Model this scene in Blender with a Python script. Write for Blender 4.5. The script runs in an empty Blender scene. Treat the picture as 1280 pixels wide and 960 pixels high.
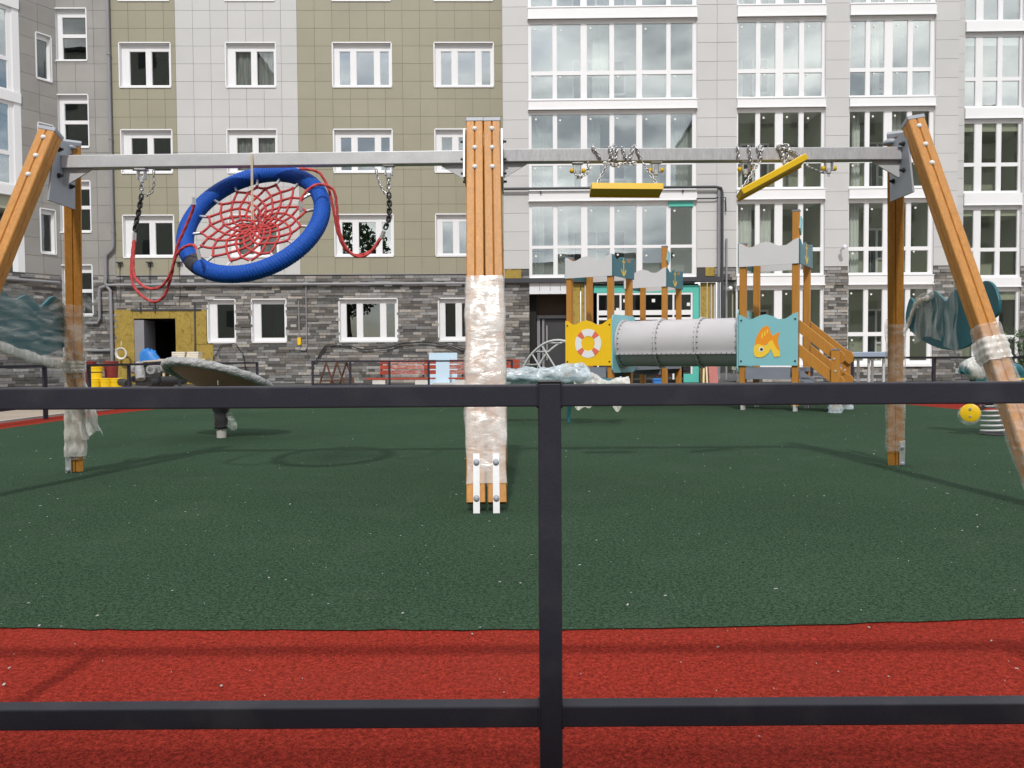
import bpy, math, random
from mathutils import Vector, Matrix, noise
random.seed(7)
V = Vector
PI = math.pi
SC = bpy.context.scene
COL = SC.collection

# ------------------------------------------------------------------ camera
FPX = 985.0            # focal length in photograph pixels (1280 wide)
HCAM = 0.85
PITCH = math.atan(33.0 / FPX)
ROLL = 0.0065
F_ = V((0, math.cos(PITCH), -math.sin(PITCH)))
U0 = V((0, math.sin(PITCH), math.cos(PITCH)))
R0 = V((1, 0, 0))
R_ = R0 * math.cos(ROLL) - U0 * math.sin(ROLL)
U_ = U0 * math.cos(ROLL) + R0 * math.sin(ROLL)
CAMP = V((0, 0, HCAM))
cd = bpy.data.cameras.new('camera')
cd.sensor_width = 36.0
cd.lens = FPX / 1280 * 36.0
cd.clip_start = 0.05
cd.clip_end = 800
cam = bpy.data.objects.new('camera', cd)
COL.objects.link(cam)
m3 = Matrix((R_, U_, -F_)).transposed()
cam.matrix_world = Matrix.Translation(CAMP) @ m3.to_4x4()
SC.camera = cam

# ------------------------------------------------------------------ light
SUN_EL, SUN_DX = math.radians(45), 0.06      # sun behind the camera, shadows run away and a little right
sdir = V((SUN_DX, 1, 0)).normalized() * math.cos(SUN_EL) + V((0, 0, -math.sin(SUN_EL)))
sl = bpy.data.lights.new('sun', 'SUN')
sl.energy = 2.35
sl.angle = math.radians(1.9)
sl.color = (1, 0.965, 0.91)
so = bpy.data.objects.new('sun', sl)
so.rotation_mode = 'QUATERNION'
so.rotation_quaternion = sdir.to_track_quat('-Z', 'Y')
COL.objects.link(so)
W_ = bpy.data.worlds.new('World')
SC.world = W_
W_.use_nodes = True
nt = W_.node_tree
nt.nodes.clear()
out = nt.nodes.new('ShaderNodeOutputWorld')
bg = nt.nodes.new('ShaderNodeBackground')
bg.inputs['Strength'].default_value = 0.115
sky = nt.nodes.new('ShaderNodeTexSky')
sky.sky_type = 'NISHITA'
sky.sun_disc = False
sky.sun_elevation = SUN_EL
sky.sun_rotation = math.atan2(-SUN_DX, -1)
tc = nt.nodes.new('ShaderNodeTexCoord')
mp = nt.nodes.new('ShaderNodeMapping')
mp.inputs['Scale'].default_value = (1, 1, 2.2)
n1 = nt.nodes.new('ShaderNodeTexNoise')
n1.inputs['Scale'].default_value = 2.6
n1.inputs['Detail'].default_value = 7
n1.inputs['Roughness'].default_value = 0.55
n2 = nt.nodes.new('ShaderNodeTexNoise')
n2.inputs['Scale'].default_value = 4.5
n2.inputs['Detail'].default_value = 6
r1 = nt.nodes.new('ShaderNodeValToRGB')
r1.color_ramp.elements[0].position = 0.30
r1.color_ramp.elements[1].position = 0.50
r2 = nt.nodes.new('ShaderNodeValToRGB')
r2.color_ramp.elements[0].position = 0.38
r2.color_ramp.elements[0].color = (4.4, 4.7, 5.2, 1)
r2.color_ramp.elements[1].position = 0.60
r2.color_ramp.elements[1].color = (15.5, 15.4, 15.2, 1)
mx = nt.nodes.new('ShaderNodeMix')
mx.data_type = 'RGBA'
lk = nt.links.new
lk(tc.outputs['Generated'], mp.inputs['Vector'])
lk(mp.outputs[0], n1.inputs['Vector'])
lk(mp.outputs[0], n2.inputs['Vector'])
lk(n1.outputs['Fac'], r1.inputs['Fac'])
lk(n2.outputs['Fac'], r2.inputs['Fac'])
lk(r1.outputs['Color'], mx.inputs['Factor'])
lk(sky.outputs['Color'], mx.inputs['A'])
lk(r2.outputs['Color'], mx.inputs['B'])
lk(mx.outputs['Result'], bg.inputs['Color'])
lk(bg.outputs[0], out.inputs['Surface'])
SC.view_settings.view_transform = 'Standard'
SC.view_settings.look = 'None'
SC.view_settings.gamma = 1
SC.view_settings.use_curve_mapping = False
SC.view_settings.exposure = 0.04
SC.render.engine = 'CYCLES'
SC.cycles.max_bounces = 8
SC.cycles.transparent_max_bounces = 16

# ------------------------------------------------------------------ photo pixel -> place in the world
def ray(px, py):
    return F_ + R_ * ((px - 640) / FPX) + U_ * (-(py - 480) / FPX)

def P(px, py, X=None, Y=None, Z=None):
    d = ray(px, py)
    if Y is not None: t = Y / d.y
    elif Z is not None: t = (Z - HCAM) / d.z
    else: t = X / d.x
    return CAMP + d * t

class Frame:                                   # a rotated plan frame: x along, y into the wall, z up
    def __init__(s, x, y, ang, z=0):
        s.M = Matrix.Translation(V((x, y, z))) @ Matrix.Rotation(ang, 4, 'Z')
        s.Mi = s.M.inverted()
    def px(s, px, py, w=0.0):
        o = s.Mi @ CAMP
        d = s.Mi.to_3x3() @ ray(px, py)
        p = o + d * ((w - o.y) / d.y)
        return p.x, p.z
    def u(s, px, py=250, w=0.0): return s.px(px, py, w)[0]
    def z(s, px, py, w=0.0): return s.px(px, py, w)[1]

# ------------------------------------------------------------------ mesh builder
class MB:
    def __init__(s): s.v, s.f, s.c = [], [], []
    def add(s, vs, fs, col=None):
        b = len(s.v)
        s.v += [V(v) for v in vs]
        s.f += [[i + b for i in f] for f in fs]
        if col is not None: s.c += [col] * len(fs)
        return s
    def box(s, x0, x1, y0, y1, z0, z1, col=None):
        return s.add([(x0,y0,z0),(x1,y0,z0),(x1,y1,z0),(x0,y1,z0),(x0,y0,z1),(x1,y0,z1),(x1,y1,z1),(x0,y1,z1)],
                     [(0,3,2,1),(4,5,6,7),(0,1,5,4),(1,2,6,5),(2,3,7,6),(3,0,4,7)], col)
    def obox(s, c, ax, ay, az):
        c, ax, ay, az = V(c), V(ax), V(ay), V(az)
        vs = [c + ax*i + ay*j + az*k for k in (-1,1) for i,j in ((-1,-1),(1,-1),(1,1),(-1,1))]
        return s.add(vs, [(0,3,2,1),(4,5,6,7),(0,1,5,4),(1,2,6,5),(2,3,7,6),(3,0,4,7)])
    def bar(s, p, q, w, h, up=(0,0,1)):        # w across, h along up
        p, q = V(p), V(q); d = (q - p).normalized()
        sx = d.cross(V(up)).normalized(); sy = sx.cross(d).normalized()
        return s.obox((p+q)/2, sx*w/2, (q-p)/2, sy*h/2) if False else s.obox((p+q)/2, (q-p)/2, sx*w/2, sy*h/2)
    def loft(s, rings, closed=False, caps=True):
        n = len(rings[0]); b = len(s.v)
        for r in rings: s.v += [V(p) for p in r]
        m = len(rings)
        for i in range(m if closed else m-1):
            a0, a1 = b + i*n, b + ((i+1) % m)*n
            for j in range(n):
                k = (j+1) % n
                s.f.append([a0+j, a0+k, a1+k, a1+j])
        if caps and not closed:
            s.f.append([b+j for j in range(n)][::-1]); s.f.append([b+(m-1)*n+j for j in range(n)])
        return s
    def tube(s, pts, r, n=8, closed=False, rfun=None):
        pts = [V(p) for p in pts]; m = len(pts); rings = []; ref = None
        for i, p in enumerate(pts):
            a = pts[(i-1) % m] if (closed or i) else p
            c = pts[(i+1) % m] if (closed or i < m-1) else p
            d = (c - a).normalized()
            if ref is None:
                ref = d.orthogonal().normalized()
            ref = (ref - d*ref.dot(d)).normalized()
            b2 = d.cross(ref)
            rr = r if rfun is None else rfun(i/(m-1))
            rings.append([p + (ref*math.cos(t) + b2*math.sin(t))*rr for t in [2*PI*j/n for j in range(n)]])
        return s.loft(rings, closed)
    def cyl(s, p, q, r, n=12, r2=None):
        return s.tube([p, q], r, n, rfun=None if r2 is None else (lambda t: r + (r2-r)*t))
    def lathe(s, o, d, prof, n=16):            # prof = [(radius, height)]
        o, d = V(o), V(d).normalized(); e = d.orthogonal().normalized(); g = d.cross(e)
        return s.loft([[o + d*h + (e*math.cos(t)+g*math.sin(t))*max(r,1e-4) for t in [2*PI*j/n for j in range(n)]] for r, h in prof])
    def prism(s, poly, o, ex, ey, ez):         # polygon in the ex,ey plane, extruded by ez
        o, ex, ey, ez = V(o), V(ex), V(ey), V(ez); n = len(poly)
        a = [o + ex*x + ey*y for x, y in poly]
        if ex.cross(ey).dot(ez) < 0: a = a[::-1]
        b = len(s.v); s.v += a + [p + ez for p in a]
        s.f.append([b+i for i in range(n)][::-1]); s.f.append([b+n+i for i in range(n)])
        for i in range(n): s.f.append([b+i, b+(i+1)%n, b+n+(i+1)%n, b+n+i])
        return s
    def grid(s, fn, nu, nv):
        b = len(s.v)
        for i in range(nu+1):
            for j in range(nv+1): s.v.append(V(fn(i/nu, j/nv)))
        for i in range(nu):
            for j in range(nv):
                a = b + i*(nv+1) + j
                s.f.append([a, a+nv+1, a+nv+2, a+1])
        return s

WM = {}
def build(name, mb, mat, parent=None, fr=None, smooth=False, bevel=0, kind=None, label=None):
    if fr is not None: Mw = fr.M
    elif parent is not None: Mw = WM[parent]
    else:
        xs = [v.x for v in mb.v]; ys = [v.y for v in mb.v]; zs = [v.z for v in mb.v]
        Mw = Matrix.Translation(V(((min(xs)+max(xs))/2, (min(ys)+max(ys))/2, min(zs))))
    if fr is None:
        Mi = Mw.inverted(); vs = [Mi @ v for v in mb.v]
    else: vs = mb.v
    me = bpy.data.meshes.new(name)
    me.from_pydata([tuple(v) for v in vs], [], mb.f)
    if mb.c:
        at = me.color_attributes.new('tone', 'FLOAT_COLOR', 'CORNER')
        k = 0
        for pi, pol in enumerate(me.polygons):
            c = mb.c[pi]
            for _ in pol.loop_indices:
                at.data[k].color = (c[0], c[1], c[2], 1); k += 1
    me.materials.append(mat)
    if smooth:
        me.polygons.foreach_set('use_smooth', [True]*len(me.polygons))
        if smooth != 'all': me.set_sharp_from_angle(angle=math.radians(40))
    o = bpy.data.objects.new(name, me)
    COL.objects.link(o)
    if parent is not None:
        o.parent = parent; o.matrix_basis = WM[parent].inverted() @ Mw
    else: o.matrix_basis = Mw
    WM[o] = Mw
    if bevel:
        b = o.modifiers.new('bevel', 'BEVEL'); b.width = bevel; b.segments = 2; b.limit_method = 'ANGLE'
    if kind: o['kind'] = kind
    if label: o['label'] = label
    return o
def inst(name, me, parent, Mw):                # one more piece that shares mesh data
    o = bpy.data.objects.new(name, me); COL.objects.link(o)
    o.parent = parent; o.matrix_basis = WM[parent].inverted() @ Mw; WM[o] = Mw
    return o
def tag(o, label, cat, group=None):
    o['label'] = label; o['category'] = cat
    if group: o['group'] = group
    return o
def thing(name, label, cat, loc=(0,0,0), fr=None, group=None):
    o = bpy.data.objects.new(name, None); COL.objects.link(o)
    o.empty_display_size = 0.2
    Mw = fr.M if fr else Matrix.Translation(V(loc))
    o.matrix_basis = Mw; WM[o] = Mw
    return tag(o, label, cat, group)
def copy_tree(o, parent=None, Mw=None):
    c = o.copy(); COL.objects.link(c)
    if parent is None: c.matrix_basis = Mw
    else: c.parent = parent
    WM[c] = Mw if Mw is not None else WM[parent] @ o.matrix_basis
    for ch in list(o.children): copy_tree(ch, c)
    return c

# ------------------------------------------------------------------ materials
def lin(r, g, b):
    f = lambda c: (c/255/12.92) if c/255 <= 0.04045 else ((c/255+0.055)/1.055)**2.4
    return (f(r), f(g), f(b))
def mat(name, col, rough=0.6, metal=0.0, var=0.0, vscale=6, stretch=(1,1,1), bump=0.0, bscale=80, bdist=0.004, rand=0.0, spec=0.5, attr=None, fine=0.0, fscale=300, rvar=0.0, dirt=None, gran=None):
    m = bpy.data.materials.new(name); m.use_nodes = True
    t = m.node_tree; N = t.nodes; L = t.links.new
    b = N['Principled BSDF']
    b.inputs['Roughness'].default_value = rough
    b.inputs['Metallic'].default_value = metal
    b.inputs['Specular IOR Level'].default_value = spec
    tc = N.new('ShaderNodeTexCoord'); mp = N.new('ShaderNodeMapping')
    mp.inputs['Scale'].default_value = stretch
    if rand:
        ol = N.new('ShaderNodeObjectInfo'); av = N.new('ShaderNodeVectorMath'); av.operation = 'ADD'
        L(tc.outputs['Object'], av.inputs[0]); L(ol.outputs['Location'], av.inputs[1]); L(av.outputs[0], mp.inputs['Vector'])
    else: L(tc.outputs['Object'], mp.inputs['Vector'])
    if attr:
        a = N.new('ShaderNodeAttribute'); a.attribute_name = attr; cur = a.outputs['Color']
    else:
        a = N.new('ShaderNodeRGB'); a.outputs[0].default_value = (*col, 1); cur = a.outputs[0]
    def scale_by(sock, lo, hi, src, c=0.0):
        mr = N.new('ShaderNodeMapRange'); mr.inputs['From Min'].default_value = c; mr.inputs['From Max'].default_value = 1-c
        mr.inputs['To Min'].default_value = lo; mr.inputs['To Max'].default_value = hi
        L(src, mr.inputs['Value'])
        vm = N.new('ShaderNodeVectorMath'); vm.operation = 'SCALE'
        L(sock, vm.inputs[0]); L(mr.outputs[0], vm.inputs['Scale'])
        return vm.outputs[0]
    def noise(sc, det=4):
        n = N.new('ShaderNodeTexNoise'); n.inputs['Scale'].default_value = sc; n.inputs['Detail'].default_value = det
        L(mp.outputs[0], n.inputs['Vector']); return n.outputs['Fac']
    if var:
        nf = noise(vscale)
        cur = scale_by(cur, 1-var*1.6, 1+var*1.6, nf)
        if rvar:
            mr = N.new('ShaderNodeMapRange'); mr.inputs['To Min'].default_value = rough-rvar; mr.inputs['To Max'].default_value = rough+rvar
            L(nf, mr.inputs['Value']); L(mr.outputs[0], b.inputs['Roughness'])
    if fine: cur = scale_by(cur, 1-fine, 1+fine, noise(fscale, 2), .32)
    if gran:                                  # crumb: every granule its own tone
        vo = N.new('ShaderNodeTexVoronoi'); vo.inputs['Scale'].default_value = gran[0]; L(mp.outputs[0], vo.inputs['Vector'])
        sp = N.new('ShaderNodeSeparateColor'); L(vo.outputs['Color'], sp.inputs[0])
        cur = scale_by(cur, 1-gran[1], 1+gran[1], sp.outputs[0])
        hb = N.new('ShaderNodeBump'); hb.inputs['Strength'].default_value = .5; hb.inputs['Distance'].default_value = .0025
        L(sp.outputs[1], hb.inputs['Height']); L(hb.outputs[0], b.inputs['Normal'])
    if rand:
        oi = N.new('ShaderNodeObjectInfo'); cur = scale_by(cur, 1-rand, 1+rand, oi.outputs['Random'])
    if dirt:
        mr = N.new('ShaderNodeMapRange'); mr.inputs['From Min'].default_value = 0.52; mr.inputs['From Max'].default_value = 0.72
        L(noise(dirt[1], 8), mr.inputs['Value'])
        mm = N.new('ShaderNodeMath'); mm.operation = 'MULTIPLY'; mm.inputs[1].default_value = dirt[2]
        L(mr.outputs[0], mm.inputs[0])
        mi = N.new('ShaderNodeMix'); mi.data_type = 'RGBA'
        L(mm.outputs[0], mi.inputs['Factor']); L(cur, mi.inputs['A']); mi.inputs['B'].default_value = (*dirt[0], 1)
        cur = mi.outputs['Result']
    L(cur, b.inputs['Base Color'])
    if bump:
        bn = N.new('ShaderNodeBump'); bn.inputs['Strength'].default_value = bump; bn.inputs['Distance'].default_value = bdist
        L(noise(bscale, 3), bn.inputs['Height']); L(bn.outputs[0], b.inputs['Normal'])
    return m
def glass(name, tint, refl, rough=0.0):
    m = bpy.data.materials.new(name); m.use_nodes = True
    t = m.node_tree; N = t.nodes; L = t.links.new; N.clear()
    o = N.new('ShaderNodeOutputMaterial'); mx = N.new('ShaderNodeMixShader')
    tr = N.new('ShaderNodeBsdfTransparent'); tr.inputs[0].default_value = (*tint, 1)
    gl = N.new('ShaderNodeBsdfGlossy'); gl.inputs['Roughness'].default_value = rough
    gl.inputs['Color'].default_value = (.93, .97, .97, 1)
    tc = N.new('ShaderNodeTexCoord'); nz = N.new('ShaderNodeTexNoise'); nz.inputs['Scale'].default_value = 1.7; nz.inputs['Detail'].default_value = 1
    bp = N.new('ShaderNodeBump'); bp.inputs['Strength'].default_value = 0.10; bp.inputs['Distance'].default_value = 0.008
    L(tc.outputs['Object'], nz.inputs['Vector']); L(nz.outputs['Fac'], bp.inputs['Height']); L(bp.outputs[0], gl.inputs['Normal'])
    lw = N.new('ShaderNodeLayerWeight'); pw_ = N.new('ShaderNodeMath'); pw_.operation = 'POWER'; pw_.inputs[1].default_value = 5
    ml = N.new('ShaderNodeMath'); ml.operation = 'MULTIPLY'; ml.inputs[1].default_value = .7
    L(lw.outputs['Facing'], pw_.inputs[0]); L(pw_.outputs[0], ml.inputs[0])
    ad = N.new('ShaderNodeMath'); ad.operation = 'ADD'; ad.inputs[1].default_value = refl; ad.use_clamp = True
    L(ml.outputs[0], ad.inputs[0]); L(ad.outputs[0], mx.inputs[0]); L(tr.outputs[0], mx.inputs[1]); L(gl.outputs[0], mx.inputs[2])
    L(mx.outputs[0], o.inputs['Surface'])
    return m
def film(name, col, lo, hi, scale=14, stretch=(1,1,1), rough=0.22, bump=0.8):
    m = bpy.data.materials.new(name); m.use_nodes = True
    t = m.node_tree; N = t.nodes; L = t.links.new
    b = N['Principled BSDF']; b.inputs['Base Color'].default_value = (*col, 1); b.inputs['Roughness'].default_value = rough
    o = N['Material Output']; mx = N.new('ShaderNodeMixShader'); tr = N.new('ShaderNodeBsdfTransparent')
    tc = N.new('ShaderNodeTexCoord'); mp = N.new('ShaderNodeMapping'); mp.inputs['Scale'].default_value = stretch
    nz = N.new('ShaderNodeTexNoise'); nz.inputs['Scale'].default_value = scale; nz.inputs['Detail'].default_value = 6; nz.inputs['Distortion'].default_value = 1.2
    mr = N.new('ShaderNodeMapRange'); mr.inputs['From Min'].default_value = 0.38; mr.inputs['From Max'].default_value = 0.66
    mr.inputs['To Min'].default_value = lo; mr.inputs['To Max'].default_value = hi
    bp = N.new('ShaderNodeBump'); bp.inputs['Strength'].default_value = bump; bp.inputs['Distance'].default_value = 0.015
    L(tc.outputs['Object'], mp.inputs[0]); L(mp.outputs[0], nz.inputs['Vector']); L(nz.outputs['Fac'], mr.inputs['Value'])
    L(nz.outputs['Fac'], bp.inputs['Height']); L(bp.outputs[0], b.inputs['Normal'])
    L(mr.outputs[0], mx.inputs[0]); L(tr.outputs[0], mx.inputs[1]); L(b.outputs[0], mx.inputs[2]); L(mx.outputs[0], o.inputs['Surface'])
    return m

M = dict(
    green=mat('green_rubber', (.034,.063,.038), .9, var=.13, vscale=.55, fine=.30, fscale=70, gran=(250,.55), spec=.03, dirt=((.085,.11,.085), 2.6, .13)),
    red=mat('red_rubber', (.235,.026,.017), .9, var=.10, vscale=.7, fine=.25, fscale=70, gran=(250,.42), spec=.03, dirt=((.19,.04,.03), 2.6, .2)),
    pave=mat('tan_concrete', lin(150,138,124), .9, var=.12, vscale=1.2, fine=.1, fscale=60, bump=.3),
    asphalt=mat('asphalt', (.09,.088,.085), .9, var=.12, vscale=.8, fine=.2, fscale=120, bump=.5),
    kerb=mat('kerb_concrete', (.42,.40,.37), .85, var=.1, vscale=5, bump=.2),
    fence=mat('anthracite_paint', (.031,.031,.044), .55, spec=.25, var=.14, vscale=7, fine=.10, fscale=260, bump=.15, bscale=220, bdist=.0008, dirt=((.13,.125,.12), 9, .18)),
    fcap=mat('black_plastic', (.008,.008,.009), .5),
    wood=mat('golden_wood', (.53,.235,.047), .5, var=.15, vscale=5, stretch=(9,9,.7), fine=.12, fscale=16, bump=.2, bscale=20, bdist=.001, rand=.06),
    galv=mat('galvanised_steel', (.60,.61,.63), .45, metal=.35, var=.06, vscale=10, rvar=.1, fine=.03, fscale=60),
    galvd=mat('galvanised_streaky', (.47,.47,.49), .5, metal=.35, var=.14, vscale=14, stretch=(5,1,1), rvar=.1, fine=.08, fscale=40),
    greym=mat('grey_painted_plate', (.33,.355,.40), .5, metal=.1, var=.1, vscale=7),
    chain=mat('chain_steel', (.52,.52,.53), .3, metal=.9),
    bchain=mat('black_chain_sleeve', (.014,.014,.015), .4),
    bolt=mat('bolt_dark', (.03,.03,.034), .45, metal=.3),
    boltw=mat('bolt_cap_white', (.75,.75,.74), .3),
    rope=mat('red_rope', (.53,.060,.060), .75, fine=.25, fscale=220, bump=.6, bscale=260, bdist=.003),
    blue=mat('blue_rope', (.008,.080,.42), .6, spec=.25, fine=.25, fscale=120, bump=.3, bscale=180, bdist=.003),
    dband=mat('dark_band', (.035,.035,.045), .6),
    ferr=mat('aluminium', (.72,.72,.72), .3, metal=.8),
    twine=mat('twine', (.62,.52,.38), .9),
    yseat=mat('yellow_plastic', (.78,.50,.006), .4, var=.05, vscale=8),
    teal=mat('dark_teal_plastic', (.012,.125,.16), .4, var=.05, vscale=4),
    ltteal=mat('light_teal_panel', (.23,.52,.57), .45, var=.04, vscale=3),
    ypanel=mat('yellow_panel', (.88,.54,.006), .45, var=.04, vscale=3),
    gpanel=mat('grey_panel', (.62,.615,.63), .5, var=.03, vscale=3),
    gplast=mat('grey_plastic', (.50,.48,.50), .3, var=.04, vscale=3),
    deckg=mat('blue_grey_deck', (.20,.22,.27), .6, var=.08, vscale=6),
    pwood=mat('orange_wood', (.46,.20,.030), .5, var=.15, vscale=5, stretch=(9,9,.8), rand=.05),
    white=mat('white_pvc', (.80,.80,.82), .35, var=.02, vscale=2),
    ledge=mat('white_ledge', (.80,.80,.82), .45, var=.03, vscale=1.5),
    lmetal=mat('white_sheet_metal', (.74,.75,.79), .4, var=.03, vscale=1.5),
    sealing=mat('grey_seal', (.25,.25,.26), .7),
    olive=mat('olive_panel', (.305,.286,.210), .55, var=.07, vscale=.8, rand=.035),
    beige=mat('pale_panel', (.53,.525,.525), .55, var=.05, vscale=.8, rand=.03),
    gray=mat('grey_panel_stained', (.30,.288,.275), .6, var=.16, vscale=.9, rand=.05),
    wallb=mat('joint_wall', (.20,.19,.15), .9),
    wallg=mat('joint_wall_grey', (.28,.275,.27), .9),
    stone=mat('split_stone', (1,1,1), .85, attr='tone', var=.22, vscale=9, fine=.12, fscale=40, bump=.5, bscale=40, bdist=.01),
    mortar=mat('mortar', (.07,.066,.064), .9),
    wool=mat('mustard_insulation', (.36,.255,.055), .95, var=.2, vscale=3, fine=.12, fscale=30, bump=.4, bscale=30, dirt=((.10,.06,.015), 9, .6)),
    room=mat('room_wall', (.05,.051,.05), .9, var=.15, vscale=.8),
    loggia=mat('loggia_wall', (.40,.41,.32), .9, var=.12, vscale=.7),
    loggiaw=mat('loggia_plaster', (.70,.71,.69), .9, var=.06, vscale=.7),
    curtain=mat('striped_curtain', (.22,.22,.22), .9, var=.6, vscale=4, stretch=(5,5,.3)),
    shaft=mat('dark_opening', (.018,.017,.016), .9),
    pipe=mat('grey_pipe', (.26,.26,.28), .5, var=.06, vscale=3),
    dpipe=mat('dark_pipe', (.045,.047,.055), .5),
    brown=mat('brown_metal', (.075,.045,.03), .6, var=.2, vscale=3),
    rust=mat('rusty_steel', (.10,.045,.025), .8, var=.35, vscale=20),
    mint=mat('mint_frame', (.10,.50,.42), .5, var=.05, vscale=2),
    door=mat('charcoal_door', (.05,.05,.055), .45, var=.15, vscale=2),
    tabletop=mat('blue_grey_table', (.27,.33,.43), .4, var=.05),
    redwood=mat('red_slat', (.36,.05,.022), .55, var=.12, vscale=6, rand=.08),
    conc=mat('bench_concrete', (.55,.54,.52), .9, var=.12, vscale=6),
    sky_foam=mat('blue_foam', (.55,.72,.86), .7, var=.04, vscale=2),
    tarp=mat('blue_tarp', (.03,.20,.60), .45, var=.2, vscale=7),
    ybucket=mat('yellow_bucket', (.80,.53,.006), .4, var=.05),
    mbucket=mat('maroon_bucket', (.20,.022,.022), .5, var=.05),
    print=mat('print_dark', (.06,.04,.01), .7),
    pale=mat('pale_timber', (.62,.50,.34), .8, var=.12, vscale=5),
    paper=mat('pale_blocks', (.72,.68,.60), .85, var=.05),
    dpile=mat('black_rubber', (.022,.022,.024), .6, var=.3, vscale=8),
    gpile=mat('grey_wrapping', (.30,.30,.31), .45, var=.4, vscale=14, bump=.8, bscale=25, bdist=.03),
    dish=mat('brown_dish', (.45,.23,.18), .5, var=.1, vscale=3),
    wrapg=mat('silver_wrapping', (.33,.335,.34), .26, var=.38, vscale=15, bump=1.0, bscale=22, bdist=.03, rvar=.2),
    pink=mat('pink_board', (.42,.15,.14), .8, var=.08),
    orange=mat('fish_orange', (.85,.30,.015), .5), fyel=mat('fish_yellow', (.90,.60,.05), .5),
    ringw=mat('lifebuoy_white', (.80,.80,.80), .5), ringr=mat('lifebuoy_red', (.75,.16,.09), .5),
    anch=mat('anchor_yellow', (.72,.52,.08), .5), black=mat('print_black', (.01,.01,.012), .4),
    spring=mat('white_spring', (.60,.60,.61), .4), litter=mat('litter_pale', (.42,.44,.42), .8),
    cable=mat('black_cable', (.012,.012,.012), .6),
    sticker=mat('sticker_white', (.8,.8,.78), .6),
    g1=glass('glass_low', (.93,.95,.93), .09), g2=glass('glass_high', (.92,.95,.94), .30),
    film=film('clear_film', (.80,.78,.76), .14, .42, 6, (1.2,1.2,2.4), rough=.15, bump=.35),
    filmh=film('crumpled_film', (.88,.85,.83), .38, .80, 5, (1.2,1.2,2.6), rough=.18, bump=.35),
    filmd=film('draped_film', (.70,.71,.69), .05, .42, 3.0, (2,.9,6), rough=.16, bump=.3),
    filmv=film('hanging_film', (.66,.68,.66), .05, .42, 3.0, (2,7,.8), rough=.16, bump=.3),
    filmb=film('knotted_film', (.80,.79,.75), .50, .92, 9, (2,2,.7), rough=.2, bump=.5),
    filmblue=film('bluish_film', (.66,.76,.82), .35, .85, 6, (1,2,2), rough=.16, bump=.5),
    blockwall=mat('opposite_wall', (.36,.36,.31), .8, var=.05, vscale=.5), blockwin=mat('opposite_glass', (.05,.055,.055), .2),
    roofm=mat('roof_felt', (.06,.06,.06), .9), leaf=mat('leaf', (.045,.085,.025), .7, rand=.1, var=.3, vscale=1.5), bark=mat('bark', (.09,.065,.045), .9, var=.2),
)

# ------------------------------------------------------------------ ground
def superellipse(cx, cy, a, b, n, z, k=160, wob=0.0):
    pts = []
    for i in range(k):
        t = 2*PI*i/k; c, s = math.cos(t), math.sin(t)
        p = V((cx + a*math.copysign(abs(c)**(2/n), c), cy + b*math.copysign(abs(s)**(2/n), s), z))
        if wob: p += (p - V((cx, cy, z))).normalized()*wob*(noise.noise(p*9) + 1.2*noise.noise(p*1.1) + .7*noise.noise(p*40))
        if wob and p.y < cy and p.x > 0: p.y += .03*p.x**1.5*(cy-p.y)/b
        pts.append(p)
    return pts
def sheet(name, pts, m):
    mb = MB(); mb.v = pts; mb.f = [list(range(len(pts)))]
    o = build(name, mb, m); o['kind'] = 'structure'; return o
def fsheet(name, x0, x1, y0, y1, z, m):
    return sheet(name, [V((x0,y0,z)), V((x1,y0,z)), V((x1,y1,z)), V((x0,y1,z))], m)
fsheet('ground', -400, 400, -400, 400, -.012, M['asphalt'])
fsheet('pavement', -16, 20, 1.0, 25.2, -.008, M['pave'])
redp = superellipse(.5, 10.0, 7.5, 8.75, 3.5, -.004)
sheet('red_rubber_path', redp, M['red'])
sheet('green_rubber_field', superellipse(.3, 9.97, 6.7, 7.53, 3.1, 0, 2400, .012), M['green'])
ko = superellipse(.5, 10.0, 7.58, 8.83, 3.5, 0)
kb = MB()
ringsk = [[V((i.x,i.y,-.05)), V((o_.x,o_.y,-.05)), V((o_.x,o_.y,.03)), V((i.x,i.y,.03))] for i, o_ in zip(redp, ko)]
kb.loft(ringsk, closed=True)
build('kerb', kb, M['kerb'], kind='structure')
mb = MB()                                     # pale chips and lint lying on the rubber
for i in range(460):
    d = random.uniform(1.9, 14) if random.random() < .8 else random.uniform(1.6, 5); x = random.uniform(-.68, .68)*d
    if abs(x) > 6.5: continue
    s_ = random.choice((.0012,.0015,.002,.002,.003,.005)) * (1 + .05*d); a = random.uniform(0, PI); l = random.uniform(1, 2.6)
    ax = V((math.cos(a), math.sin(a), random.uniform(-.2,.2)))*s_*l*.5; ay = V((-math.sin(a), math.cos(a), 0))*s_*.5
    mb.obox((x, d, .003), ax, ay, V((0,0,.001)))
build('litter', mb, M['litter'], kind='stuff')

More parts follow.
